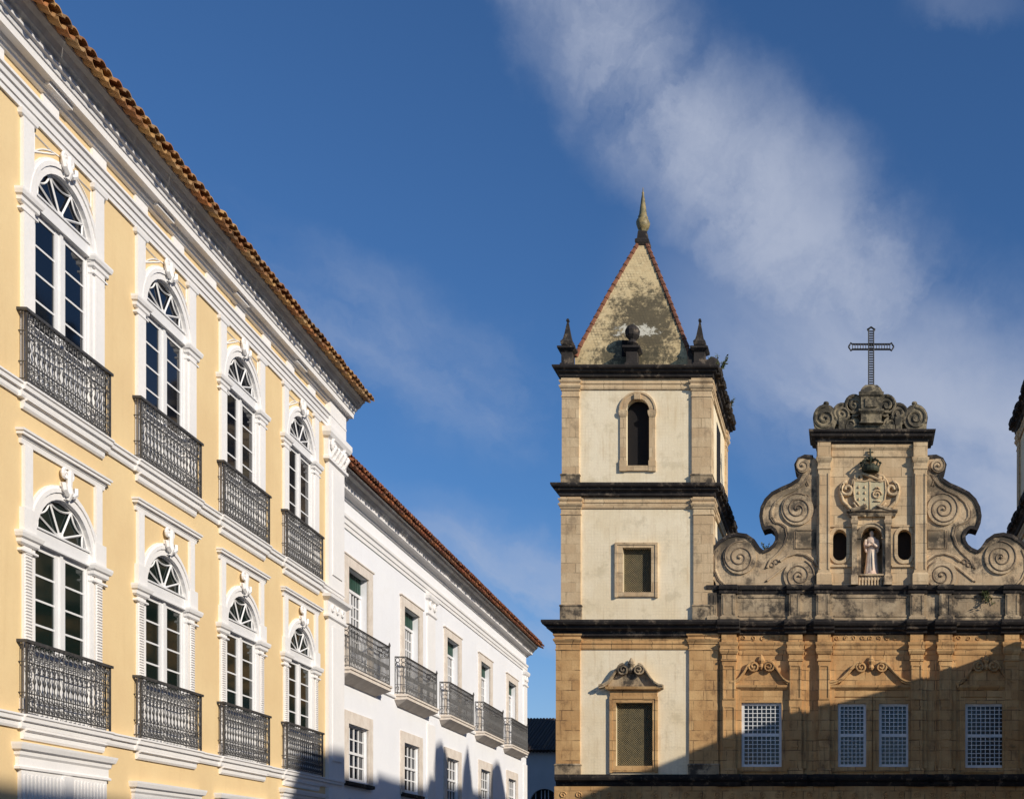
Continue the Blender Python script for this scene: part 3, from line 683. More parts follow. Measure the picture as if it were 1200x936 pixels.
def sash(uc, parent, z0=4.0, z1=5.45):
    m = MB(fL)
    for sg in (-1, 1): a, b = sorted((sg * hw, sg * (hw + 0.34))); m.box(a, b, -0.02, 0.04, z0 - 0.1, z1)
    m.box(-hw - 0.34, hw + 0.34, -0.02, 0.04, z1, z1 + 0.32)
    o = m.build('sash_window', 'bstone', parent, loc=(0, uc, 0))
    s = MB(fL); s.mould(-hw - 0.25, hw + 0.25, [(0.04, z0 - 0.16), (0.12, z0 - 0.14), (0.12, z0 - 0.06), (0.04, z0 - 0.04)]); s.build('sill', 'black', o)
    f = MB(fL); w0, w1 = -0.13, -0.07; zm = (z0 + z1) / 2
    for x0, x1 in ((-hw, -hw + 0.07), (hw - 0.07, hw)): f.box(x0, x1, w0, w1, z0, z1)
    for a, b in ((z0, z0 + 0.07), (zm - 0.035, zm + 0.035), (z1 - 0.06, z1)): f.box(-hw, hw, w0, w1 + 0.003, a, b)
    for q in range(1, 4): u = -hw + 0.07 + (2 * hw - 0.14) * q / 4; f.box(u - 0.02, u + 0.02, w0, w1 - 0.02, z0, z1)
    for z in (z0 + (zm - z0) * 0.52, zm + (z1 - zm) * 0.5): f.box(-hw, hw, w0, w1 - 0.024, z - 0.018, z + 0.018)
    f.build('frame', 'frame', o)
    g_ = MB(fL); g_.quad((-hw, -0.115, z0), (hw, -0.115, z0), (hw, -0.115, z1), (-hw, -0.115, z1)); g_.build('pane', 'glass', o)
    return o
d0 = white_door(wbays[0], wb); b0 = white_balcony(wbays[0], wb); s0 = sash(wbays[0], wb)
for k, uc in enumerate(wbays):
    if k: d = uc - wbays[0]; copy_part(d0, wb, d); copy_part(b0, wb, d); copy_part(s0, wb, d)
    m = MB(fL); m.box(-0.8, 0.8, -0.28, -0.2, 0 if k in (1, 3) else 0.9, 2.7)
    for sg in (-1, 1): a, b = sorted((sg * 0.05, sg * 0.7)); m.box(a, b, -0.2, -0.17, 1.1, 2.55)
    m.build('street_door' if k in (1, 3) else 'street_shutter', 'green', wb, loc=(0, uc, 0))

# ------------------------------------------------------------------ CHURCH
YD = 62.0; S = YD / FPX
X = lambda px: (px - 1000) * S
Z = lambda py: 1.7 + (1017 - py) * S
CX = X(1020)
ch = empty('church', (0, YD, 0), 0, 'baroque sandstone church with a tall pyramid spired bell tower and scrolled gable', 'church')
SPX = X(743.5) - 0.15
M['spire'] = spire_mat()
def mir(x, k): return x if k == 0 else 2 * CX - x
class MC(MB):                                     # builder that can mirror about the church axis
    def __init__(s, k=0): super().__init__(lambda u, w, z: (u if k == 0 else (2 * CX + (0.45 if k == 2 else 0)) - u, -w, z))
TD = 8.0                                          # tower depth
def lattice(m, u0, u1, w, z0, z1, step, r):
    W, H = u1 - u0, z1 - z0; n = int((W + H) / step) + 1
    for i in range(1, n):
        c = i * step
        for fl in (0, 1):
            a = (min(c, W), max(0, c - W)); b = (max(0, c - H), min(c, H))
            if (a[0] - b[0]) < 0.02: continue
            pa, pb = (a if not fl else (W - a[0], a[1])), (b if not fl else (W - b[0], b[1]))
            m.tube([(u0 + pa[0], w + 0.004 * fl, z0 + pa[1]), (u0 + pb[0], w + 0.004 * fl, z0 + pb[1])], r, 4)
def tower(k):
    """bell tower; k = 1 gives the mirror image"""
    a1, b1 = X(652), X(842); a2, b2 = X(658), X(836); a3, b3 = X(659), X(834)
    zA, zB, zC, zD = Z(908), Z(730), Z(572), Z(434)
    wl = MC(k)
    # lowest stage down to the ground, then the three panelled stages (front faces are pierced)
    def shaft(a, b, z0, z1, holes, w=0.0, dep=TD):
        xs = (a, b)
        if holes: uc, hw_, zb, zs, arch, dpt = holes; wl.cell(a, b, z0, z1, uc, hw_, zb, zs, arch, dpt, w)
        else: wl.cell(a, b, z0, z1, w=w)
        wl.quad((a, w, z0), (a, -dep, z0), (a, -dep, z1), (a, w, z1)); wl.quad((b, w, z0), (b, -dep, z0), (b, -dep, z1), (b, w, z1))
        wl.quad((a, -dep, z0), (b, -dep, z0), (b, -dep, z1), (a, -dep, z1))
    shaft(a1 + 0.1, b1 - 0.1, 0, zA, None, -0.02)
    shaft(a1 + 0.1, b1 - 0.1, zA, zB, ((X(722) + X(765)) / 2, (X(765) - X(722)) / 2, Z(897), Z(823), False, 0.35))
    shaft(a2 + 0.1, b2 - 0.1, zB, zC, ((X(730) + X(763.5)) / 2, (X(763.5) - X(730)) / 2, Z(694), Z(642), False, 0.35))
    shaft(a3 + 0.1, b3 - 0.1, zC, zD, ((X(734) + X(761)) / 2, (X(761) - X(734)) / 2, Z(546), Z(481), True, 0.35))
    o = wl.build('bell_tower', 'stucco', ch)
    # corner pilasters on the front and on both flanks
    for (a, b, u0, u1, z0, z1) in ((a1, b1, X(680), X(808), zA, zB), (a2, b2, X(681), X(813), zB, zC), (a3, b3, X(679), X(811), zC, zD)):
        top = z1 - 0.32; h = 0.28
        hb = 0.95 if z0 == zB else (0.72 if z0 == zC else 0.6)
        for (p, q) in ((a, u0), (u1, b)):
            for (w0, w1) in ((-0.9, 0.12), (-TD, -TD + 0.9)):
                pl = MC(k)
                pl.ring(p, q, w0, w1, [(0.0, z0), (0.0, top - 1.12), (0.03, top - 1.10), (0.03, top - 1.04), (0.0, top - 1.02), (0.0, top - 0.80), (0.05, top - 0.76), (0.05, top - 0.70), (0.09, top - 0.66), (0.13, top - 0.58), (0.13, top - 0.52), (0.06, top - 0.50), (0.06, top - 0.40), (0.10, top - 0.37), (0.13, top - 0.31), (0.13, top - 0.26), (0.03, top - 0.24), (0.03, top + 0.2)])
                pl.build('pilaster', 'stone' if z0 == zA else 'pale', o)
                dk = MC(k); dk.ring(p, q, w0, w1, [(0.05, z0), (0.05, z0 + hb - 0.12), (0.08, z0 + hb - 0.10), (0.08, z0 + hb - 0.05), (0.02, z0 + hb)])
                dk.build('base', 'mossy', o)
    for (a, b, z1, h) in ((a1, b1, zB, 1.5), (a2, b2, zC, 1.2), (a3, b3, zD, 1.15)):
        pl = MC(k)
        pl.ring(a + 0.03, b - 0.03, -TD, 0.03, [(0.0, z1 - h + 0.12), (0.03, z1 - h + 0.15), (0.05, z1 - h + 0.24), (0.02, z1 - h + 0.27), (0.02, z1 - h + 0.40), (0.06, z1 - h + 0.43), (0.06, z1 - h + 0.50), (0.02, z1 - h + 0.52), (0.02, z1 - 0.05)])
        pl.build('frieze', 'stone' if z1 == zB else 'pale', o)
    def cornice(a, b, zt, zb, out, ragged=False):
        cn = MC(k); h = zt - zb
        cn.ring(a, b, -TD, 0.12, [(0.02, zb), (0.10, zb + h * 0.10), (0.12, zb + h * 0.35), (out * 0.62, zb + h * 0.5), (out * 0.66, zb + h * 0.66), (out * 0.9, zb + h * 0.72), (out, zb + h * 0.86), (out, zt)])
        if ragged:                                # broken stones and growth on the flank
            rnd = random.Random(3 + k)
            for i in range(26):
                y = -rnd.uniform(0.2, TD - 0.3); e = rnd.uniform(0.05, 0.13)
                cn.ring(b + 0.30, b + 0.42, y, y + e * 1.5, [(e * 0.5, zt - rnd.uniform(0.35, 0.05)), (e, zt - 0.02), (e * 0.2, zt + e)])
        cn.build('cornice', 'black', o)
    cornice(a1, b1, Z(729), Z(747), 0.62); cornice(a2, b2, Z(569), Z(583), 0.45, True); cornice(a3, b3, Z(432), Z(444), 0.42, True)
    # windows
    def surround(m, px0, px1, top, bot, o0, o1, ot, ob, w=0.10):
        u0, u1, v0, v1 = X(px0), X(px1), Z(top), Z(bot); e0, e1, et, eb = X(o0), X(o1), Z(ot), Z(ob)
        m.box(u0, e0, -0.02, w, v1, v0); m.box(e1, u1, -0.02, w, v1, v0)
        m.box(e0, e1, -0.02, w + 0.003, et, v0); m.box(e0, e1, -0.02, w + 0.003, v1, eb)
        m.box(u0 - 0.05, u0 + 0.08, -0.02, w + 0.04, v1 - 0.05, v0 + 0.04); m.box(u1 - 0.08, u1 + 0.05, -0.02, w + 0.04, v1 - 0.05, v0 + 0.04)
        m.box(u0 + 0.081, u1 - 0.081, -0.02, w + 0.038, v0 - 0.08, v0 + 0.04)
    m = MC(k); surround(m, 722, 770, 637, 699, 730, 763.5, 642, 694); m.build('window_surround', 'pale', o)
    m = MC(k); surround(m, 716, 770, 817, 904, 722, 765, 823, 897); 
    m.mouldret(X(718), X(768), [(0.1, Z(817)), (0.12, Z(812)), (0.12, Z(810)), (0.3, Z(808)), (0.34, Z(805))], -0.02)
    m.build('window_surround', 'stone', o)
    m = MC(k); broken_pediment(m, (X(703) + X(778)) / 2, X(778) - X(703), Z(807), Z(777), 0.34); m.build('pediment', 'mossy', o)
    for (p0, p1, t, b_) in ((730, 763.5, 642, 694), (722, 765, 823, 897)):
        m = MC(k); lattice(m, X(p0), X(p1), -0.22, Z(b_), Z(t), 0.115, 0.014)
        m.box(X(p0), X(p0) + 0.06, -0.25, -0.19, Z(b_), Z(t)); m.box(X(p1) - 0.06, X(p1), -0.25, -0.19, Z(b_), Z(t))
        l_ = m.build('window_lattice', 'lattice', o)
        m = MC(k); m.quad((X(p0), -0.34, Z(b_)), (X(p1), -0.34, Z(b_)), (X(p1), -0.34, Z(t)), (X(p0), -0.34, Z(t))); m.build('window_backing', 'latdark', o)
    m = MC(k); uc = X(747.5); r = X(761) - X(747.5)
    m.archband(uc, Z(481), r, r + 0.27, -0.02, 0.08); m.archband(uc, Z(481), r + 0.27, r + 0.36, -0.02, 0.12)
    for sg in (-1, 1):
        a, b = sorted((uc + sg * r, uc + sg * (r + 0.31))); m.box(a, b, -0.02, 0.08, Z(546), Z(489)); m.ring(a, b, -0.02, 0.1, [(0.0, Z(489)), (0.04, Z(487)), (0.06, Z(485)), (0.06, Z(482)), (0.0, Z(481))])
        m.box(a - 0.03, b + 0.03, -0.02, 0.12, Z(552.5), Z(540))
    m.box(uc - r, uc + r, -0.02, 0.1, Z(552), Z(546)); m.box(uc - 0.16, uc + 0.16, -0.02, 0.2, Z(472) + 0.12, Z(472) + 0.42)
    m.build('window_surround', 'pale', o)
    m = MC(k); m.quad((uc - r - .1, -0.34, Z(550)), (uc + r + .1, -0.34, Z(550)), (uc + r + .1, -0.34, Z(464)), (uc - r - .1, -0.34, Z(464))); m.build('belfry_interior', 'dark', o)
    # dark slab on the flank, painted as the shade inside a bell opening
    m = MC(k)
    for (z0, z1) in ((Z(552), Z(468)),):
        bx = b3 - 0.1
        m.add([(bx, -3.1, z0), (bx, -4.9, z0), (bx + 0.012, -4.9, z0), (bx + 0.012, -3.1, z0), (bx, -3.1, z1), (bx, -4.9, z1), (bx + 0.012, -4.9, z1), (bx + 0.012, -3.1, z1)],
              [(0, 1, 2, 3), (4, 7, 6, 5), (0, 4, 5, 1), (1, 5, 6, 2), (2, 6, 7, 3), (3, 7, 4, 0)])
    m.build('dark_belfry_panel', 'dark', o)
    # spire
    sp = MC(k); hb = 3.02; zc0 = Z(434); y0 = -0.35
    prof = [(hb, zc0), (hb, zc0 + 0.80), (hb - 0.03, zc0 + 0.86), (2.82, zc0 + 1.45), (2.30, zc0 + 2.85), (1.52, zc0 + 4.95), (0.66, zc0 + 7.15), (0.22, zc0 + 8.25)]
    yc = y0 - hb; pts = []; fs = []
    SX = SPX
    for h_, z in prof: pts += [(SX - h_, yc - h_, z), (SX + h_, yc - h_, z), (SX + h_, yc + h_, z), (SX - h_, yc + h_, z)]
    for i in range(len(prof) - 1): fs += [(4 * i + j, 4 * i + (j + 1) % 4, 4 * i + 4 + (j + 1) % 4, 4 * i + 4 + j) for j in range(4)]
    fs.append((4 * len(prof) - 4, 4 * len(prof) - 3, 4 * len(prof) - 2, 4 * len(prof) - 1))
    sp.add(pts, fs); so = sp.build('spire', 'spire', o)
    for sx, sy in ((-1, 1), (1, 1), (1, -1), (-1, -1)):
        rg = MC(k)
        P = [Vector((SX + sx * h_, yc + sy * h_, z)) for h_, z in prof[2:]]
        for p, q in zip(P[:-1], P[1:]):
            n = max(1, int((q - p).length / 0.42))
            for i in range(n):
                a = p.lerp(q, i / n); b = p.lerp(q, (i + 0.96) / n)
                rg.tube([tuple(a), tuple(b)], 0.12, 6, taper=(1.1, 0.8))
        rg.build('ridge_tiles', 'ridge', o)
    fn = MC(k); zt = zc0 + 8.2
    fn.ring(SX - 0.3, SX + 0.3, yc - 0.3, yc + 0.3, [(0.02, zt - 0.1), (0.08, zt + 0.05), (0.08, zt + 0.2), (-0.02, zt + 0.3), (-0.06, zt + 0.7), (-0.12, zt + 0.75)])
    fn.build('finial_base', 'black', o)
    fn = MC(k)
    fn.lathe(SX, yc, [(0.20, zt + 0.7), (0.16, zt + 0.80), (0.28, zt + 0.9), (0.35, zt + 1.08), (0.36, zt + 1.25), (0.30, zt + 1.42), (0.24, zt + 1.50), (0.27, zt + 1.54), (0.21, zt + 1.66), (0.14, zt + 2.2), (0.09, zt + 2.6), (0.05, zt + 2.85), (0.07, zt + 2.9), (0.03, zt + 2.97), (0.015, zt + 3.2)], 14, lambda a, z: 1 + 0.07 * math.cos(7 * a))
    fn.build('finial', 'finial', o, smooth=True)
    # pinnacles
    def pinn(u, w, ball=False, h=1.0):
        z = Z(432); pn = MC(k)
        pn.ring(u - 0.3, u + 0.3, w - 0.3, w + 0.3, [(0.06, z), (0.04, z + 0.2), (-0.02, z + 0.25), (-0.02, z + 0.8), (0.06, z + 0.86), (0.16, z + 0.95), (0.16, z + 1.05), (0.0, z + 1.12)])
        if ball: pn.lathe(u, w, [(0.12, z + 1.1), (0.3, z + 1.3), (0.2, z + 1.42), (0.18, z + 1.5), (0.36, z + 1.7), (0.40, z + 1.95), (0.3, z + 2.15), (0.08, z + 2.3)], 10)
        else: pn.ring(u - 0.3, u + 0.3, w - 0.3, w + 0.3, [(-0.05, z + 1.12), (0.0, z + 1.2), (0.02, z + 1.35), (-0.08, z + 1.5), (-0.14, z + 1.75), (-0.26, z + 2.45), (-0.22, z + 2.5), (-0.24, z + 2.6), (-0.29, z + 2.65)])
        pn.build('pinnacle', 'black', o)
    pinn(X(665), -0.1); pinn(X(820), -0.1); pinn(X(741), -0.05, True)
    pinn(b3 - 0.4, -4.0, True); pinn(X(665), -TD + 0.4); pinn(X(824), -TD + 0.4)
    pn = MC(k); pn.box(X(806), X(838), -0.5, 0.1, Z(432), Z(422)); pn.box(X(806), X(812), -0.4, 0.0, Z(422), Z(408)); pn.build('broken_parapet', 'black', o)
    dm = MC(k)                                    # little dark dormer hole by the middle pinnacle
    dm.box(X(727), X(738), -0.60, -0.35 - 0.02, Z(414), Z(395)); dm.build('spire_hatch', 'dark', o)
    return o
def broken_pediment(m, uc, wid, z0, ztop, out, axis_orn=True):
    h = ztop - z0; hwid = wid / 2
    m.prism([(uc - hwid * 0.80, z0), (uc + hwid * 0.80, z0), (uc + hwid * 0.42, z0 + h * 0.62), (uc - hwid * 0.42, z0 + h * 0.62)], -0.02, out * 0.35)
    for sg in (-1, 1):
        pts = []
        P = [(1.0, 0.0), (0.86, 0.03), (0.72, 0.14), (0.58, 0.36), (0.46, 0.60), (0.34, 0.78), (0.22, 0.82)]
        for (a, b) in P: pts.append((uc + sg * hwid * a, 0, z0 + h * b))
        # slanted slab with depth
        n = len(pts); V = []; fs = []
        for (u, _, z) in pts:
            for dw, dz in ((-0.02, 0), (out, 0), (out, 0.09), (out + 0.05, 0.10), (out + 0.05, 0.19), (-0.02, 0.19)): V.append((u, dw, z + dz))
        for i in range(n - 1):
            for q in range(6): fs.append((6 * i + q, 6 * i + (q + 1) % 6, 6 * i + 6 + (q + 1) % 6, 6 * i + 6 + q))
        fs += [tuple(range(6)), tuple(range(6 * n - 1, 6 * n - 7, -1))]
        m.add(V, fs)
        cu, cz = uc + sg * hwid * 0.24, z0 + h * 0.72
        m.archband(cu, cz, 0, h * 0.20, -0.02, out * 0.8, 0, 2 * PI, 14)
        m.tube(spiral(cu, cz, h * 0.24, 0.03, 1.8, PI / 2, -sg, 14, out), 0.045, 5)
    if axis_orn:
        m.lathe(uc, out * 0.5, [(0.08, z0 + h * 0.6), (0.16, z0 + h * 0.7), (0.1, z0 + h * 0.82), (0.2, z0 + h * 0.95), (0.12, z0 + h * 1.08), (0.03, z0 + h * 1.2)], 8)
t0 = tower(0); t1 = tower(2)

# --- centre of the front: wall with windows, pilasters, entablature
ZA, ZB = Z(908), Z(730)
fr_ = MB(fC)
xL, xR = X(842), 2 * CX - X(842) + 0.45
WIN = [(869, 916, 823, 898), (982, 1015, 824, 898), (1030, 1065, 824, 898), (1124, 1171, 824, 899)]
WIN[3] = (1131, 1179, 824, 899)
edges = [842, 950, 1022, 1098, 1209]
for (p0, p1, t, b), e0, e1 in zip(WIN, edges[:-1], edges[1:]):
    fr_.cell(X(e0), X(e1), ZA, ZB, (X(p0) + X(p1)) / 2, (X(p1) - X(p0)) / 2, Z(b), Z(t), False, 0.25)
fr_.quad((xL, 0, 0), (xR, 0, 0), (xR, 0, ZA), (xL, 0, ZA))
fw = fr_.build('facade_wall', 'stone', ch)
PIL = [(847, 863), (925, 940), (959, 973), (1067, 1081), (1100, 1115), (1177, 1193)]
for p0, p1 in PIL:
    m = MB(fC); a, b = X(p0), X(p1); w = 0.28
    m.box(a, b, -0.02, w, ZA + 0.35, Z(776))
    m.box(a - 0.12, b + 0.22, -0.02, w * 0.45, ZA + 0.35, Z(776))
    # sunk panels expressed as raised frames
    for (q0, q1) in ((905, 872), (868, 826), (822, 778)):
        z0, z1 = Z(q0) + 0.08, Z(q1) - 0.08
        for (c, d) in ((a + 0.04, a + 0.11), (b - 0.11, b - 0.04)): m.box(c, d, w, w + 0.04, z0, z1)
        m.box(a + 0.11, b - 0.11, w, w + 0.04, z0, z0 + 0.07); m.box(a + 0.11, b - 0.11, w, w + 0.04, z1 - 0.07, z1)
    m.ring(a, b, -0.05, w, [(0.0, Z(776)), (0.05, Z(775)), (0.05, Z(773)), (0.01, Z(772.5)), (0.01, Z(768)), (0.06, Z(767)), (0.12, Z(764)), (0.12, Z(761)), (0.09, Z(760)), (0.09, Z(758)), (0.13, Z(756)), (0.14, Z(753.5)), (0.03, Z(753)), (0.03, Z(743))])
    m.ring(a, b, -0.05, w, [(0.06, ZA + 0.001), (0.06, ZA + 0.25), (0.02, ZA + 0.35)])
    m.build('pilaster', 'stone', fw)
m = MB(fC)
segs = []; u = xL
for p0, p1 in PIL: segs += [(u, X(p0) - 0.15, 0.0)]; u = X(p1) + 0.15
segs.append((u, xR, 0.0))
m.runs(segs, [(0.03, Z(767)), (0.05, Z(765)), (0.05, Z(761)), (0.08, Z(760)), (0.08, Z(757)), (0.13, Z(755)), (0.14, Z(753)), (0.03, Z(752)), (0.03, Z(743))])
# carved relief scrolls in the frieze
rnd = random.Random(5)
for a, b, _ in segs:
    if b - a < 1.2: continue
    n = int((b - a) / 0.42)
    for i in range(n):
        uu = a + (i + 0.5) * (b - a) / n; m.tube(spiral(uu, Z(747.5), 0.12, 0.03, 1.2, rnd.random() * 6, 1 if i % 2 else -1, 10, 0.05), 0.03, 4)
m.build('entablature', 'stone', fw)
def brk(extra=0.22, dw=0.28, x0=xL, x1=xR):
    s_ = []; u = x0
    for p0, p1 in PIL: s_ += [(u, X(p0) - extra, 0.0), (X(p0) - extra, X(p1) + extra, dw)]; u = X(p1) + extra
    s_.append((u, x1, 0.0)); return [q for q in s_ if q[1] > q[0]]
m = MB(fC)
m.runs(brk(), [(0.02, Z(744)), (0.12, Z(743)), (0.14, Z(740)), (0.30, Z(738.5)), (0.34, Z(736)), (0.44, Z(734.5)), (0.50, Z(732)), (0.50, Z(728.6))])
m.build('cornice', 'black', fw)
m = MB(fC)                                        # lower cornice at the foot of the picture
m.runs(brk(0.25, 0.22, X(652), 2 * CX - X(652)), [(0.02, Z(921)), (0.12, Z(919)), (0.14, Z(916)), (0.36, Z(914)), (0.42, Z(911)), (0.42, Z(907.5))])
m.build('lower_cornice', 'black', ch)
m = MB(fC); m.runs([(X(652) - 0.1, 2 * CX - X(652) + 0.1, 0)], [(0.03, Z(948)), (0.06, Z(946)), (0.06, Z(942)), (0.03, Z(941)), (0.03, Z(920.5))]); 
for px in range(660, 1390, 18): m.tube(spiral(X(px), Z(931), 0.18, 0.04, 1.3, px, 1 if px % 36 else -1, 10, 0.04), 0.04, 4)
m.build('lower_frieze', 'stone', ch)
# portal arches on the ground storey, below the picture
for c in (915, 1020, 1125):
    m = MB(fC); m.archband(X(c), 3.0, 1.1, 1.45, 0.0, 0.2); m.box(X(c) - 1.45, X(c) - 1.1, 0.0, 0.2, 0, 3.0); m.box(X(c) + 1.1, X(c) + 1.45, 0.0, 0.2, 0, 3.0)
    m.build('portal_surround', 'pale', ch)
for c in (915, 1020, 1125): m = MB(fC); m.box(X(c) - 1.1, X(c) + 1.1, 0.0, 0.05, 0.0, 3.0); m.archband(X(c), 3.0, 0, 1.1, 0.0, 0.05); m.build('portal_door', 'lattice', ch)
# windows
for (p0, p1, t, b) in WIN:
    u0, u1, z0, z1 = X(p0), X(p1), Z(b), Z(t); m = MB(fC)
    zm = (z0 + z1) / 2; w0, w1 = -0.18, -0.08
    for (a, c) in ((u0, u0 + 0.14), (u1 - 0.14, u1)): m.box(a, c, w0, w1, z0, z1)
    for (a, c) in ((z0, z0 + 0.14), (zm - 0.08, zm + 0.08), (z1 - 0.14, z1)): m.box(u0, u1, w0, w1 + 0.003, a, c)
    nc = max(6, int(round((u1 - u0 - 0.22) / 0.235)))
    for i in range(1, nc): u = u0 + 0.11 + (u1 - u0 - 0.22) * i / nc; m.box(u - 0.018, u + 0.018, w0, w1 - 0.03, z0, z1)
    for s0_, s1_ in ((z0 + 0.11, zm - 0.06), (zm + 0.06, z1 - 0.11)):
        for i in range(1, 7): z = s0_ + (s1_ - s0_) * i / 7; m.box(u0, u1, w0, w1 - 0.034, z - 0.018, z + 0.018)
    o = m.build('window', 'churchframe', ch)
    g_ = MB(fC); g_.quad((u0, -0.155, z0), (u1, -0.155, z0), (u1, -0.155, z1), (u0, -0.155, z1)); g_.build('pane', 'lead', o)
    s_ = MB(fC); k_ = 0.22
    s_.box(u0 - k_, u0, -0.02, 0.07, z0 - 0.25, z1 + 0.3); s_.box(u1, u1 + k_, -0.02, 0.07, z0 - 0.25, z1 + 0.3)
    s_.box(u0, u1, -0.02, 0.067, z1, z1 + 0.3); s_.box(u0, u1, -0.02, 0.10, z0 - 0.25, z0 - 0.01)
    s_.box(u0 - k_ - 0.07, u0 - k_, -0.02, 0.11, z0 - 0.25, z1 + 0.36); s_.box(u1 + k_, u1 + k_ + 0.07, -0.02, 0.11, z0 - 0.25, z1 + 0.36)
    s_.build('surround', 'stone', o)
for (c, wd, hd) in ((892.5, 72, 30), (1021, 97, 29), (1155, 70, 30)):
    m = MB(fC); z0 = Z(803); broken_pediment(m, X(c), wd * S, z0, Z(803 - hd), 0.26)
    hb = (47 if wd < 90 else 83) / 2 * S
    m.mouldret(X(c) - hb - 0.25, X(c) + hb + 0.25, [(0.03, Z(817)), (0.08, Z(816)), (0.08, Z(809)), (0.12, Z(808)), (0.22, Z(805.5)), (0.24, Z(803))], -0.02)
    m.build('pediment', 'stone', fw)

# --- attic parapet above the main cornice
ZP0, ZP1 = Z(729), Z(695)
ax0, ax1 = X(828), 2 * CX - X(828)
m = MB(fC); m.box(ax0 + 0.25, ax1 - 0.25, -0.75, 0.0, ZP0 - 0.05, ZP1)
PED = [(831, 840), (846, 862), (925, 938), (957, 973), (1067, 1083), (1101, 1115), (1178, 1194), (1200, 1209)]
for p0, p1 in PED:
    m.ring(X(p0), X(p1), -0.3, 0.16, [(0.08, ZP0 - 0.05), (0.08, ZP0 + 0.25), (0.0, ZP0 + 0.32), (0.0, ZP1)])
    for (a, b) in ((X(p0) + 0.08, X(p0) + 0.14), (X(p1) - 0.14, X(p1) - 0.08)): m.box(a, b, 0.16, 0.19, ZP0 + 0.4, ZP1 - 0.12)
for (a, b) in ((866, 920), (978, 1063), (1120, 1174)):
    z0, z1 = ZP0 + 0.3, ZP1 - 0.15
    m.box(X(a), X(b), -0.02, 0.04, z0, z0 + 0.08); m.box(X(a), X(b), -0.02, 0.04, z1 - 0.08, z1)
m.runs([(ax0 + 0.25, ax1 - 0.25, 0)], [(0.06, ZP0 - 0.05), (0.06, ZP0 + 0.2), (0.01, ZP0 + 0.25)])
par = m.build('parapet', 'mossy', ch)
def brk2(x0, x1, e, dw):
    s_ = []; u = x0
    for p0, p1 in PED[1:-1]: s_ += [(u, X(p0) - e, 0.0), (X(p0) - e, X(p1) + e, dw)]; u = X(p1) + e
    s_.append((u, x1, 0.0)); return s_
m = MB(fC)
m.runs(brk2(ax0, ax1, 0.12, 0.16), [(0.02, Z(696)), (0.05, Z(694.5)), (0.07, Z(692.5)), (0.16, Z(691)), (0.20, Z(688.5)), (0.20, Z(686.2))], -0.8)
m.build('parapet_cornice', 'black', par)

# --- gable block
g0, g1 = X(957), X(1086); ZG0, ZG1 = Z(686), Z(508)
gb = MB(fC)
def pcell(a, b, c, hw_, zb_, zs_, z0, z1): gb.cell(a, b, z0, z1, c, hw_, zb_, zs_, True, 0.45, 0.0, 10)
zo0, zo1 = Z(655), Z(624)
zcut = Z(690)
# two oval windows and the niche cut through the front face
def stadium_cell(a, b, z0, z1, uc, hw_, zb_, zt_, dep=0.45):
    seg = 10; zs = zt_ - hw_; zl = zb_ + hw_
    top = [(uc - hw_ * math.cos(PI * i / seg), zs + hw_ * math.sin(PI * i / seg)) for i in range(seg + 1)]
    bot = [(uc - hw_ * math.cos(PI * i / seg), zl - hw_ * math.sin(PI * i / seg)) for i in range(seg + 1)]
    gb.quad((a, 0, z0), (uc - hw_, 0, z0), (uc - hw_, 0, z1), (a, 0, z1)); gb.quad((uc + hw_, 0, z0), (b, 0, z0), (b, 0, z1), (uc + hw_, 0, z1))
    for (p, q), (r, t) in zip(top[:-1], top[1:]): gb.quad((p, 0, q), (r, 0, t), (r, 0, z1), (p, 0, z1))
    for (p, q), (r, t) in zip(bot[:-1], bot[1:]): gb.quad((p, 0, q), (r, 0, t), (r, 0, z0), (p, 0, z0))
    loop = top + bot[::-1]
    for i in range(len(loop)):
        (p, q), (r, t) = loop[i], loop[(i + 1) % len(loop)]
        gb.quad((p, 0, q), (r, 0, t), (r, -dep, t), (p, -dep, q))
OV = [(984, 8.2), (1060, 7.8)]
stadium_cell(g0, X(1000), ZG0 - 0.1, ZG1, X(984), 8 * S, Z(658), Z(621))
stadium_cell(X(1044), g1, ZG0 - 0.1, ZG1, X(1060), 8 * S, Z(656), Z(620))
NU, NR, NZB, NZS = X(1021.5), 12.5 * S, Z(673), Z(630)
gb.cell(X(1000), X(1044), ZG0 - 0.1, ZG1, NU, NR, NZB, NZS, True, 0.75)
for x in (g0, g1): gb.quad((x, 0, ZG0 - 0.1), (x, -1.1, ZG0 - 0.1), (x, -1.1, ZG1), (x, 0, ZG1))
gb.quad((g0, -1.1, ZG0 - 0.1), (g1, -1.1, ZG0 - 0.1), (g1, -1.1, ZG1), (g0, -1.1, ZG1))
gable = gb.build('gable', 'pale', ch)
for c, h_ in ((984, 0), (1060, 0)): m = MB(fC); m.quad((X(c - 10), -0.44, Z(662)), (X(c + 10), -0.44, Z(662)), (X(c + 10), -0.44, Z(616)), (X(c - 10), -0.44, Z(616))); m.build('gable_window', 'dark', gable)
for c in (984, 1060):
    m = MB(fC)
    zc0, zc1 = Z(657) + 8 * S, Z(620.5) - 8 * S; r = 8 * S
    m.archband(X(c), zc1, r, r + 0.17, -0.02, 0.06); m.archband(X(c), zc0, r, r + 0.17, -0.02, 0.06, PI, 2 * PI)
    for sg in (-1, 1): a, b = sorted((X(c) + sg * r, X(c) + sg * (r + 0.17))); m.box(a, b, -0.02, 0.06, zc0, zc1)
    m.box(X(c) - r - 0.3, X(c) + r + 0.3, -0.02, 0.10, Z(664.5), Z(662)); m.box(X(c) - r - 0.3, X(c) + r + 0.3, -0.02, 0.08, Z(617.5), Z(615.5))
    m.build('window_surround', 'pale', gable)
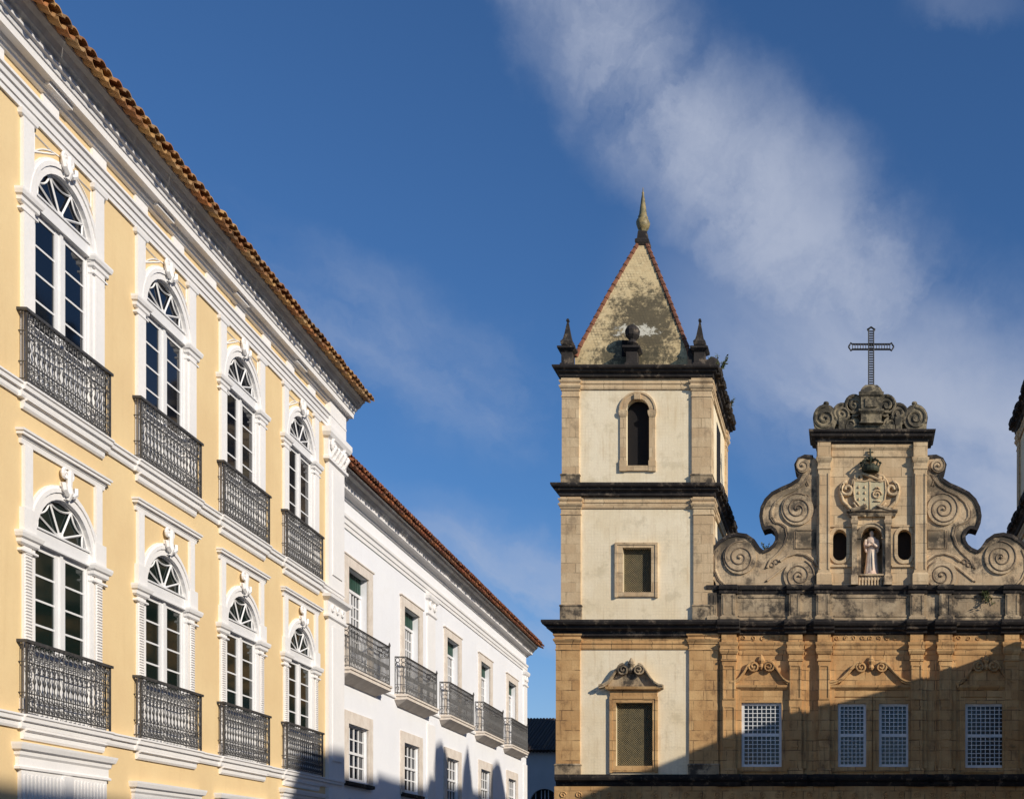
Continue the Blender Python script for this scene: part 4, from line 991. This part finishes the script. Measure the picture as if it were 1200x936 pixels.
for p0, p1 in ((959, 973), (1071, 1086)):
    m = MB(fC); a, b = X(p0), X(p1)
    m.ring(a, b, -0.05, 0.22, [(0.08, ZG0), (0.08, Z(674)), (0.02, Z(672)), (0.0, Z(671)), (0.0, Z(552)), (0.04, Z(551)), (0.04, Z(549)), (0.01, Z(548)), (0.01, Z(544)), (0.08, Z(541)), (0.12, Z(538)), (0.03, Z(537)), (0.03, Z(520))])
    for (c, d) in ((a + 0.05, a + 0.12), (b - 0.12, b - 0.05)): m.box(c, d, 0.22, 0.26, Z(668), Z(556))
    m.build('pilaster', 'pale', gable)
m = MB(fC)
m.runs([(X(974.5), X(1069.5), 0)], [(0.02, Z(536)), (0.05, Z(535)), (0.05, Z(532)), (0.02, Z(531.5)), (0.02, Z(528)), (0.10, Z(525)), (0.10, Z(520))])
m.build('frieze', 'pale', gable)
m = MB(fC)
m.ring(X(958), X(1086), -1.1, 0.12, [(0.0, Z(521)), (0.10, Z(519)), (0.12, Z(516)), (0.30, Z(514)), (0.33, Z(511)), (0.42, Z(509.5)), (0.44, Z(507))])
m.build('cornice', 'black', gable)

# --- side volutes (traced outline, 0.8 m thick)
def vpt(x, y): return (X(820 + x / 5.2), Z(520 + y / 5.2))
OUT = [(712, 95), (690, 78), (640, 74), (602, 92), (583, 128), (590, 162), (614, 190), (598, 218), (556, 246), (500, 270), (442, 300), (402, 340), (378, 388), (370, 440), (376, 482), (394, 522), (412, 512), (434, 510), (456, 528), (468, 556), (466, 590), (450, 618), (424, 640), (386, 656),
       (362, 636), (330, 588), (284, 556), (230, 548), (176, 560), (120, 596), (80, 640), (64, 692), (64, 750), (76, 810), (96, 846), (104, 872), (712, 872)]
def volute(k):
    m = MC(k); poly = [vpt(*p) for p in OUT]
    from mathutils.geometry import tessellate_polygon
    tri = tessellate_polygon([[Vector((u, z, 0)) for u, z in poly]]); n = len(poly)
    m.add([(u, 0.0, z) for u, z in poly] + [(u, -0.85, z) for u, z in poly],
          [tuple(t) for t in tri] + [tuple(n + i for i in t) for t in tri] + [(i, (i + 1) % n, n + (i + 1) % n, n + i) for i in range(n)])
    o = m.build('volute', 'volute', ch)
    # weathered coping that follows the outline
    cp_ = MC(k); line = OUT[0:24]
    def strip(pts, wd=0.11, w0=-0.9, w1=0.06):
        P = [Vector(vpt(*p)) for p in pts]; V = []; fs = []
        for i, p in enumerate(P):
            a = P[max(0, i - 1)]; b = P[min(len(P) - 1, i + 1)]; t = (b - a).normalized(); n = Vector((t.y, -t.x))
            for q, w in ((p - n * wd, w0), (p - n * wd, w1), (p + n * wd * 0.6, w1), (p + n * wd * 0.6, w0)): V.append((q.x, w, q.y))
        for i in range(len(P) - 1):
            for j in range(4): fs.append((4 * i + j, 4 * i + (j + 1) % 4, 4 * i + 4 + (j + 1) % 4, 4 * i + 4 + j))
        fs += [(0, 1, 2, 3), tuple(4 * len(P) - 4 + j for j in range(4))]
        cp_.add(V, fs)
    strip(OUT[1:24]); strip(OUT[23:34])
    cp_.build('coping', 'black', o)
    rl_ = MC(k); rb = MC(k)
    def sp(x, y, r, turns, a0, cc, th=0.075, w=0.0):
        c = vpt(x, y); rb.archband(c[0], c[1], 0, r / 5.2 * S, -0.05, 0.10, 0, 2 * PI, 28); rl_.tube(spiral(c[0], c[1], r / 5.2 * S, 0.05, turns, a0, cc, 22, 0.10), th * 0.55, 6)
        rb.lathe(c[0], 0.10, [(0.01, c[1] - 0.1), (0.1, c[1]), (0.01, c[1] + 0.1)], 8)
    sp(245, 695, 100, 2.4, R(80), 1); sp(596, 400, 98, 2.6, R(60), 1); sp(608, 806, 96, 2.4, R(70), -1)
    sp(628, 135, 42, 1.6, R(120), 1, 0.05)
    def ln(pts, th=0.07): rl_.tube([(*(lambda q: (q[0], 0.0, q[1]))(vpt(*p)),) for p in pts], th * 0.7, 6); rb.tube([(*(lambda q: (q[0] + 0.09, 0.0, q[1] + 0.05))(vpt(*p)),) for p in pts], th, 6)
    ln([(640, 225), (610, 262), (560, 292), (500, 320), (452, 362), (430, 410), (430, 450), (450, 480), (490, 490), (520, 510), (530, 560), (510, 620), (470, 670), (420, 715), (400, 760)])
    ln([(660, 190), (640, 225), (655, 260)], 0.05)
    ln([(400, 840), (450, 800), (500, 760), (540, 735)]); ln([(480, 720), (520, 690), (580, 672), (640, 680), (690, 715), (708, 750)], 0.09)
    ln([(150, 872), (110, 830), (84, 770), (84, 700), (105, 650)], 0.06)
    ln([(575, 530), (690, 530), (690, 640), (575, 640), (575, 530)], 0.035)
    for (x, y) in ((440, 735), (650, 325), (466, 718)):
        c = vpt(x, y); rl_.tube([(c[0] + 0.12 * math.cos(t * PI / 5), 0.0, c[1] + 0.12 * math.sin(t * PI / 5)) for t in range(10)], 0.045, 5, True)
    rl_.build('groove_line', 'groove', o, smooth=True); rb.build('relief_scroll', 'volute', o)
    return o
volute(0); volute(1)

# --- crest with scrolls on top of the gable
m = MB(fC); zc = Z(507)
def crest(m, sg):
    f = lambda px: CX + sg * (px - 1020) * S
    # outer S-scrolls, each a lobed slab with a raised spiral
    for (cx_, cy, r, th) in ((1073, 489, 14.5, 0.55), (1053, 484, 12, 0.5), (1039, 474, 12, 0.5), (1044, 497, 9, 0.5)):
        m.archband(f(cx_), Z(cy), 0, r * S, -0.35 - th / 2, -0.35 + th / 2, 0, 2 * PI, 18, 1.12)
        m.tube(spiral(f(cx_), Z(cy), r * S * 0.92, 0.05, 2.0, R(90), -sg, 16, -0.35 + th / 2), 0.075, 5)
    m.box(min(f(1062), f(1086)), max(f(1062), f(1086)), -0.65, -0.1, zc, Z(492))
    m.box(min(f(1049), f(1057)), max(f(1049), f(1057)), -0.5, 0.0, zc, Z(488))
    m.lathe(f(1072), -0.35, [(0.1, Z(476)), (0.07, Z(473)), (0.16, Z(470)), (0.12, Z(468))], 8)
crest(m, 1); crest(m, -1)
m.box(X(990), X(1050), -0.7, 0.0, zc, Z(497)); m.prism([(X(962), zc), (X(1078), zc), (X(1076), Z(494)), (X(1058), Z(487)), (X(1050), Z(473)), (X(1038), Z(468)), (X(1002), Z(468)), (X(990), Z(473)), (X(982), Z(487)), (X(964), Z(494))], -0.6, -0.28)
cr = m.build('crest', 'crest', ch)
m = MB(fC)
m.ring(X(1009), X(1033), -0.8, 0.12, [(0.10, Z(497)), (0.0, Z(494)), (0.0, Z(486)), (0.12, Z(483)), (0.12, Z(481)), (0.0, Z(480)), (0.0, Z(466)), (0.08, Z(464)), (0.12, Z(461)), (0.05, Z(460)), (-0.05, Z(455)), (-0.22, Z(450))])
m.box(X(1014), X(1028), 0.0, 0.18, Z(478), Z(468))
m.build('cross_pedestal', 'crest', cr)
for sg in (-1, 1): m = MB(fC); m.lathe(CX + sg * 52.5 * S, -0.35, [(0.03, Z(482)), (0.15, Z(480.5)), (0.21, Z(478)), (0.15, Z(475.5)), (0.03, Z(474))], 10); m.build('stone_ball', 'marble', cr, smooth=True)
# cross of open iron lattice
m = MB(fC); cu = X(1021); zb, zt, za = Z(453), Z(379), Z(403); w = -0.34; hw_ = 3.0 * S; r = 0.032
for dw in (-0.05, 0.05):
    for sg in (-1, 1):
        m.tube([(cu + sg * hw_, w + dw, zb), (cu + sg * hw_, w + dw, zt - 0.2)], r, 4)
        m.tube([(X(999), w + dw, za + sg * hw_), (X(1043), w + dw, za + sg * hw_)], r, 4)
    n = 24
    for i in range(n + 1): z = zb + (zt - 0.25 - zb) * i / n; m.tube([(cu - hw_, w + dw, z), (cu + hw_, w + dw, z)], 0.02, 4)
    for i in range(15): u = X(999) + (X(1043) - X(999)) * i / 14; m.tube([(u, w + dw, za - hw_), (u, w + dw, za + hw_)], 0.02, 4)
    def trefoil(pu, pz, du, dz):
        ou, oz = -dz, du
        for P in ([(0, -1.0), (0.45, -1.5), (0.6, -0.9), (1.0, 0)], [(0, 1.0), (0.45, 1.5), (0.6, 0.9), (1.0, 0)]):
            m.tube([(pu + (a * du * 1.6 + b * ou) * hw_, w + dw, pz + (a * dz * 1.6 + b * oz) * hw_) for a, b in P], 0.03, 4)
    trefoil(cu, zt - 0.25, 0, 1); trefoil(X(999), za, -1, 0); trefoil(X(1043), za, 1, 0)
for sg in (-1, 1):
    for i in range(0, 25, 2): z = zb + (zt - 0.25 - zb) * i / 24; m.tube([(cu + sg * hw_, w - 0.05, z), (cu + sg * hw_, w + 0.05, z)], 0.018, 4)
m.build('cross', 'iron', ch)
m = MB(fC); m.ring(X(1013), X(1029), -0.62, -0.06, [(0.05, Z(452) - 0.1), (0.02, Z(452)), (-0.16, Z(449.5))]); m.build('cross_foot', 'ridge', cr)

# --- niche aedicule
m = MB(fC)
nx0, nx1 = X(998), X(1046)
m.box(nx0, nx1, -0.02, 0.10, Z(680), Z(675)); 
for (a, b) in ((998.5, 1004.5), (1037.5, 1044)):
    m.ring(X(a), X(b), -0.02, 0.26, [(0.05, ZG0), (0.05, Z(676)), (0.0, Z(674)), (0.0, Z(616)), (0.05, Z(614)), (0.07, Z(611)), (0.02, Z(610)), (0.02, Z(606))])
m.archband(NU, NZS, NR, NR + 0.16, -0.02, 0.12); m.archband(NU, NZS, NR + 0.16, NR + 0.22, -0.02, 0.17)
for sg in (-1, 1):
    a, b = sorted((NU + sg * NR, NU + sg * (NR + 0.2))); m.box(a, b, -0.02, 0.12, NZB, NZS)
    m.ring(a, b, -0.02, 0.12, [(0.0, NZS - 0.12), (0.04, NZS - 0.08), (0.04, NZS - 0.01)])
for i in range(9): u = X(1007) + i * (X(1036) - X(1007)) / 8; m.tube([(u, 0.08, ZG0), (u, 0.08, Z(675))], 0.05, 6)
m.box(X(1005), X(1038), -0.02, 0.2, Z(675), NZB - 0.003)
niche = m.build('niche', 'volute', gable)
m = MB(fC)
m.mouldret(X(999), X(1045), [(0.16, Z(606)), (0.2, Z(604)), (0.22, Z(602)), (0.30, Z(600.5)), (0.30, Z(598.5))], -0.02)
for sg in (-1, 1):
    P = [(NU + sg * (24 - 3 * i) * S, 0.25, Z(599 - (5 * (i / 6) ** 1.6))) for i in range(7)]; m.tube(P, 0.11, 5)
m.build('niche_hood', 'mossy', niche)
m = MB(fC); m.quad((NU - NR - .1, -0.74, NZB), (NU + NR + .1, -0.74, NZB), (NU + NR + .1, -0.74, NZS + NR + .1), (NU - NR - .1, -0.74, NZS + NR + .1)); m.box(NU - NR, NU + NR, -0.75, 0.0, NZB - 0.1, NZB + 0.004)
m.build('niche_back', 'mossy', niche)

# --- coat of arms
ac = MB(fC); AX, AZ = X(1019), Z(580)
sh = [(-0.95, 0.95), (-0.3, 0.88), (0, 0.96), (0.3, 0.88), (0.95, 0.95), (1.0, 0.2), (0.92, -0.4), (0.6, -0.85), (0.2, -1.05), (0, -1.2), (-0.2, -1.05), (-0.6, -0.85), (-0.92, -0.4), (-1.0, 0.2)]
kx, kz = 18.5 * S, 16.5 * S
ac.prism([(AX + a * kx, AZ + b * kz) for a, b in sh], 0.0, 0.16)
shield = ac.build('coat_of_arms', 'arms', gable)
m = MB(fC)
m.tube([(AX + a * kx * 1.02, 0.15, AZ + b * kz * 1.02) for a, b in sh], 0.055, 6, True)
m.tube([(AX, 0.17, AZ + kz * 0.9), (AX, 0.17, AZ - kz * 1.1)], 0.03, 5)
rnd = random.Random(11)
for i in range(5):
    for (cx_, cy) in ((-0.68, 0.55), (-0.28, 0.55), (-0.68, 0.1), (-0.28, 0.1), (-0.45, -0.35)):
        pass
for (cx_, cy) in ((-0.7, 0.5), (-0.3, 0.5), (-0.7, 0.1), (-0.3, 0.1), (-0.68, -0.35), (-0.3, -0.35), (-0.32, -0.75)):
    m.lathe(AX + cx_ * kx, 0.17, [(0.01, AZ + cy * kz - 0.09), (0.07, AZ + cy * kz), (0.01, AZ + cy * kz + 0.09)], 6)
m.tube(spiral(AX + 0.45 * kx, AZ - 0.05 * kz, 0.26, 0.06, 1.5, 0, 1, 12, 0.18), 0.05, 5)
m.tube([(AX + 0.3 * kx, 0.18, AZ + 0.35 * kz), (AX + 0.5 * kx, 0.2, AZ + 0.5 * kz), (AX + 0.65 * kx, 0.18, AZ + 0.35 * kz)], 0.05, 5)
m.tube([(AX + 0.25 * kx, 0.18, AZ - 0.5 * kz), (AX + 0.7 * kx, 0.18, AZ - 0.5 * kz)], 0.04, 5)
m.build('shield_relief', 'pale', shield, smooth=True)
m = MB(fC)
for sg in (-1, 1):
    m.tube(spiral(AX + sg * 26 * S, Z(574), 9 * S, 0.1, 1.3, R(90) , -sg, 16, 0.1), 0.10, 6)
    m.tube([(AX + sg * q * S, 0.1, Z(y)) for q, y in ((31, 568), (34, 577), (31, 588), (25, 594), (20, 599), (12, 602), (4, 605))], 0.10, 6)
    m.tube(spiral(AX + sg * 13 * S, Z(561), 5 * S, 0.06, 1.3, R(200), sg, 12, 0.12), 0.08, 6)
    m.tube([(AX + sg * q * S, 0.12, Z(y)) for q, y in ((8, 556), (14, 558), (19, 563), (22, 570))], 0.07, 6)
    m.tube([(AX + sg * q * S, 0.14, Z(y)) for q, y in ((19, 590), (15, 595), (9, 598), (0, 600))], 0.07, 6)
m.tube([(AX - 9 * S, 0.16, Z(556)), (AX, 0.2, Z(559)), (AX + 10 * S, 0.18, Z(563)), (AX + 14 * S, 0.14, Z(560))], 0.09, 6)
m.build('scrollwork', 'pale', shield, smooth=True)
m = MB(fC); cz_ = Z(552)
m.lathe(AX + 0.05, 0.15, [(0.42, cz_ - 0.1), (0.46, cz_), (0.46, cz_ + 0.12), (0.42, cz_ + 0.16), (0.40, cz_ + 0.2)], 16)
for i in range(8):
    a = 2 * PI * i / 8; c, s_ = math.cos(a), math.sin(a); ux, wx = AX + 0.05, 0.15
    m.tube([(ux + 0.42 * c, wx + 0.42 * s_, cz_ + 0.15), (ux + 0.52 * c, wx + 0.52 * s_, cz_ + 0.35), (ux + 0.36 * c, wx + 0.36 * s_, cz_ + 0.52), (ux, wx, cz_ + 0.50)], 0.045, 5)
    m.lathe(ux + 0.5 * c, wx + 0.5 * s_, [(0.01, cz_ + 0.3), (0.09, cz_ + 0.38), (0.01, cz_ + 0.46)], 6)
m.lathe(AX + 0.05, 0.15, [(0.05, cz_ + 0.5), (0.15, cz_ + 0.6), (0.12, cz_ + 0.7), (0.02, cz_ + 0.75)], 8)
m.tube([(AX + 0.05, 0.15, cz_ + 0.7), (AX + 0.03, 0.15, cz_ + 1.12)], 0.045, 5); m.tube([(AX - 0.12, 0.15, cz_ + 0.93), (AX + 0.2, 0.15, cz_ + 0.93)], 0.04, 5)
m.build('crown', 'bronze', shield)

# nave body and roof behind the front
m = MB(fC); m.box(X(838), 2 * CX - X(838), -40, -0.76, 0, Z(745)); m.build('nave_wall', 'stucco', ch)
m = MB(fC); m.add([(X(838), -0.9, Z(744)), (2 * CX - X(838), -0.9, Z(744)), (CX, -0.9, Z(700)), (X(838), -40, Z(744)), (2 * CX - X(838), -40, Z(744)), (CX, -40, Z(700))], [(0, 1, 2), (3, 5, 4), (0, 2, 5, 3), (1, 4, 5, 2)])
m.build('nave_roof', 'tile2', ch)

# ------------------------------------------------------------------ statue in the niche (one continuous turned and pulled figure)
st = empty('statue', (NU, YD + 0.28, NZB), 0, 'pale marble friar statue standing in the gable niche with hands at the chest', 'statue')
H = 53 * S
me = bpy.data.meshes.new('figure'); V = []; F_ = []; n = 28
levels = [(0.0, .29, .22, 0), (.02, .30, .23, 0), (.10, .27, .20, 0), (.25, .235, .17, 0), (.40, .215, .155, 0), (.52, .20, .15, .01), (.60, .185, .145, .01), (.68, .20, .15, .0), (.76, .225, .145, 0), (.815, .20, .125, 0), (.84, .12, .10, 0), (.855, .058, .062, .01), (.87, .055, .06, .01), (.885, .066, .075, .015), (.91, .078, .09, .018), (.94, .082, .094, .018), (.97, .070, .082, .01), (.99, .04, .05, .005), (1.0, .01, .012, .0)]
for t, rx, ry, off in levels:
    for k in range(n):
        a = 2 * PI * k / n
        fold = 1 + (0.09 * math.sin(7 * a + 1.3 * t) + 0.05 * math.sin(13 * a)) * max(0, 1 - t / 0.72)
        x = rx * math.cos(a) * fold; y = ry * math.sin(a) * fold - off
        V.append((x * H / 2.35 * 1.35, -0.0 + y * H / 2.35 * 1.35, t * H))
for i in range(len(levels) - 1):
    for k in range(n): F_.append((i * n + k, i * n + (k + 1) % n, (i + 1) * n + (k + 1) % n, (i + 1) * n + k))
F_ += [tuple(range(n)), tuple((len(levels) - 1) * n + k for k in range(n))]
fm = MB(lambda u, w, z: (u, w, z)); fm.v = V; fm.fc = F_
# sleeves, forearms, hands, cowl, nose: fused into the same mesh
for sg in (-1, 1):
    fm.tube([(sg * .27, 0, H * .79), (sg * .33, -.05, H * .70), (sg * .33, -.13, H * .62), (sg * .22, -.27, H * .635), (sg * .06, -.33, H * .68)], .105, 8, taper=(1.0, .62))
    fm.tube([(sg * .30, -.10, H * .62), (sg * .31, -.10, H * .54), (sg * .27, -.10, H * .50)], .085, 7, taper=(1.0, .4))
    fm.tube([(sg * .05, -.34, H * .685), (sg * .02, -.36, H * .715), (0.0, -.35, H * .745)], .045, 6, taper=(1.0, .5))
fm.tube([(.18 * math.cos(a * PI / 6), .02 - .12 * math.sin(a * PI / 6), H * (.835 + .005 * math.cos(a))) for a in range(12)], .055, 6, True)
fm.tube([(0, -.135, H * .935), (0, -.165, H * .915)], .02, 5)
fm.tube([(.02, -.19, H * .56), (.05, -.25, H * .35), (.04, -.28, H * .10)], .03, 5)
body = fm.build('figure', 'marble', st, smooth=True)
m = MB(lambda u, w, z: (u, w, z)); m.lathe(0, 0, [(.36, 0.0), (.38, .03), (.37, .07), (.33, .09)], 12); m.build('plinth', 'marble', st)
m = MB(lambda u, w, z: (u, w, z)); m.lathe(0, .08, [(.15, H * 1.01), (.19, H * 1.03), (.15, H * 1.045)], 14); m.build('halo', 'bronze', st)

# ------------------------------------------------------------------ weeds rooted in the masonry
def weed(px, py, w, size, label, seed, droop=0.0):
    rnd = random.Random(seed); m = MB(lambda u, w_, z: (u, -w_, z))
    o = empty('weed', (X(px), YD - w, Z(py)), 0, label, 'plant', 'weeds rooted in the church masonry')
    for i in range(9):
        a = rnd.uniform(0, 2 * PI); l = size * rnd.uniform(0.5, 1); e = rnd.uniform(0.3, 0.9)
        P = [(0, 0, 0)]
        for t in (0.4, 0.7, 1.0): P.append((math.cos(a) * l * e * t, math.sin(a) * l * e * t * 0.6, l * (t - droop * t * t * 1.8)))
        m.tube(P, 0.012 * size + 0.006, 4)
        for j in range(14):
            t = rnd.uniform(0.25, 1.05); c = Vector(P[-1]) * t; c.z = l * (t - droop * t * t * 1.8)
            d = Vector((rnd.uniform(-1, 1), rnd.uniform(-1, 1), rnd.uniform(-.4, .8))).normalized() * size * rnd.uniform(0.12, 0.26); s_ = d.cross(Vector((rnd.random(), rnd.random(), 1))).normalized() * size * 0.05
            m.add([tuple(c), tuple(c + d * .5 + s_), tuple(c + d), tuple(c + d * .5 - s_)], [(0, 1, 2, 3)])
    m.build('foliage', 'leaf', o)
weed(842, 433, -0.5, 0.9, 'wispy weed sprouting from the top right corner of the tower cornice below the spire', 1)
weed(843, 436, -5.2, 0.7, 'small weed on the far end of the tower flank cornice', 2)
weed(1153, 697, 0.1, 0.9, 'green weed hanging over the parapet right of the gable', 3, 0.9)
weed(897, 645, -0.2, 0.45, 'dark weed tuft in the hollow of the left volute', 4)

# ------------------------------------------------------------------ house seen down the side street
dh = empty('side_street_house', (X(632) * 84 / 62, 84, 0), 0, 'shaded grey house with dark tile roof seen in the gap beside the church', 'house')
m = MB(fC); m.cell(-14, 8, 0, 10.0, 0.35, 1.0, 3.0, 6.3, True, 0.3)
for x in (-14, 8): m.quad((x, 0, 0), (x, -8, 0), (x, -8, 10), (x, 0, 10))
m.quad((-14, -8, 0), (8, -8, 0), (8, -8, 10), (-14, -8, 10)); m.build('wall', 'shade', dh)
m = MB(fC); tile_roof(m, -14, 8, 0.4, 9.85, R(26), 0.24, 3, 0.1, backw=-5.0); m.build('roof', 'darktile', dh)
m = MB(fC)
m.box(-0.65, 1.35, -0.29, -0.24, 3, 7.3); wdn = m.build('window', 'dark', dh)
m = MB(fC); 
for u in (-0.3, 0.1, 0.35, 0.6, 1.0): m.box(u - 0.03, u + 0.03, -0.23, -0.18, 3, 7.2)
m.box(-0.65, 1.35, -0.23, -0.17, 4.3, 4.42); m.build('frame', 'shade', wdn)

# ------------------------------------------------------------------ row of houses on the right side of the square (outside the picture; they cast the shade)
def right_house(name, label, y0, y1, prof, mat, x=13.0):
    e = empty(name, (x, y0, 0), 0, label, 'building', 'buildings on the right of the square')
    f = lambda u, w, z: (-w, u, z)
    m = MB(f); W = y1 - y0; n = len(prof)
    poly = [(0, 0)] + [(p - y0, z) for p, z in prof] + [(W, 0)]
    m.prism(poly, -10, 0); m.build('wall', mat, e)
    m = MB(f); k = max(2, int(W / 3.2)); zmin = min(z for _, z in prof)
    for i in range(k):
        uc = W * (i + 0.5) / k
        for fl in range(int(zmin / 4.2)): m = MB(f); m.box(uc - 0.65, uc + 0.65, -0.01, 0.03, 1.2 + fl * 4.2, 3.4 + fl * 4.2); m.build('window', 'lead', e)
    m = MB(f); m.runs([(0, W, 0)], [(0.0, zmin - 0.5), (0.25, zmin - 0.35), (0.3, zmin - 0.15), (0.05, zmin - 0.1)]); m.build('cornice', 'white', e)
    return e
right_house('rose_house', 'rose plastered house on the right of the square nearest the camera', -14, 17, [(-14, 16.3), (4.0, 16.8), (9.5, 17.2), (10.2, 18.7), (17, 19.3)], 'pink')
eb = right_house('pinnacled_house', 'white plastered house with three roof pinnacles on the right of the square', 17, 35, [(17, 19.4), (21.2, 19.5), (21.6, 19.9), (35, 20.3)], 'wallw')
for y, z, e_ in ((22.7, 21.5, 0.12), (25.9, 21.9, -0.05), (30.6, 21.8, 0.42)):
    m = MB(lambda u, w, z: (-w, u, z)); m.ring(y - 17 - 0.3, y - 17 + 0.3, -0.9, -0.3, [(0.25 + e_, 20.0), (0.15 + e_, 20.7), (0.05 + e_, 21.1), (-0.25 + e_ / 2, z)])
    m.build('pinnacle', 'white', eb)
right_house('gabled_house', 'tall gabled convent wing on the right of the square close to the church', 35.2, 58.8, [(35.2, 17.4), (45.0, 21.05), (50.9, 19.4), (54, 17.85), (55.8, 17.0), (58.8, 16.0)], 'stucco')
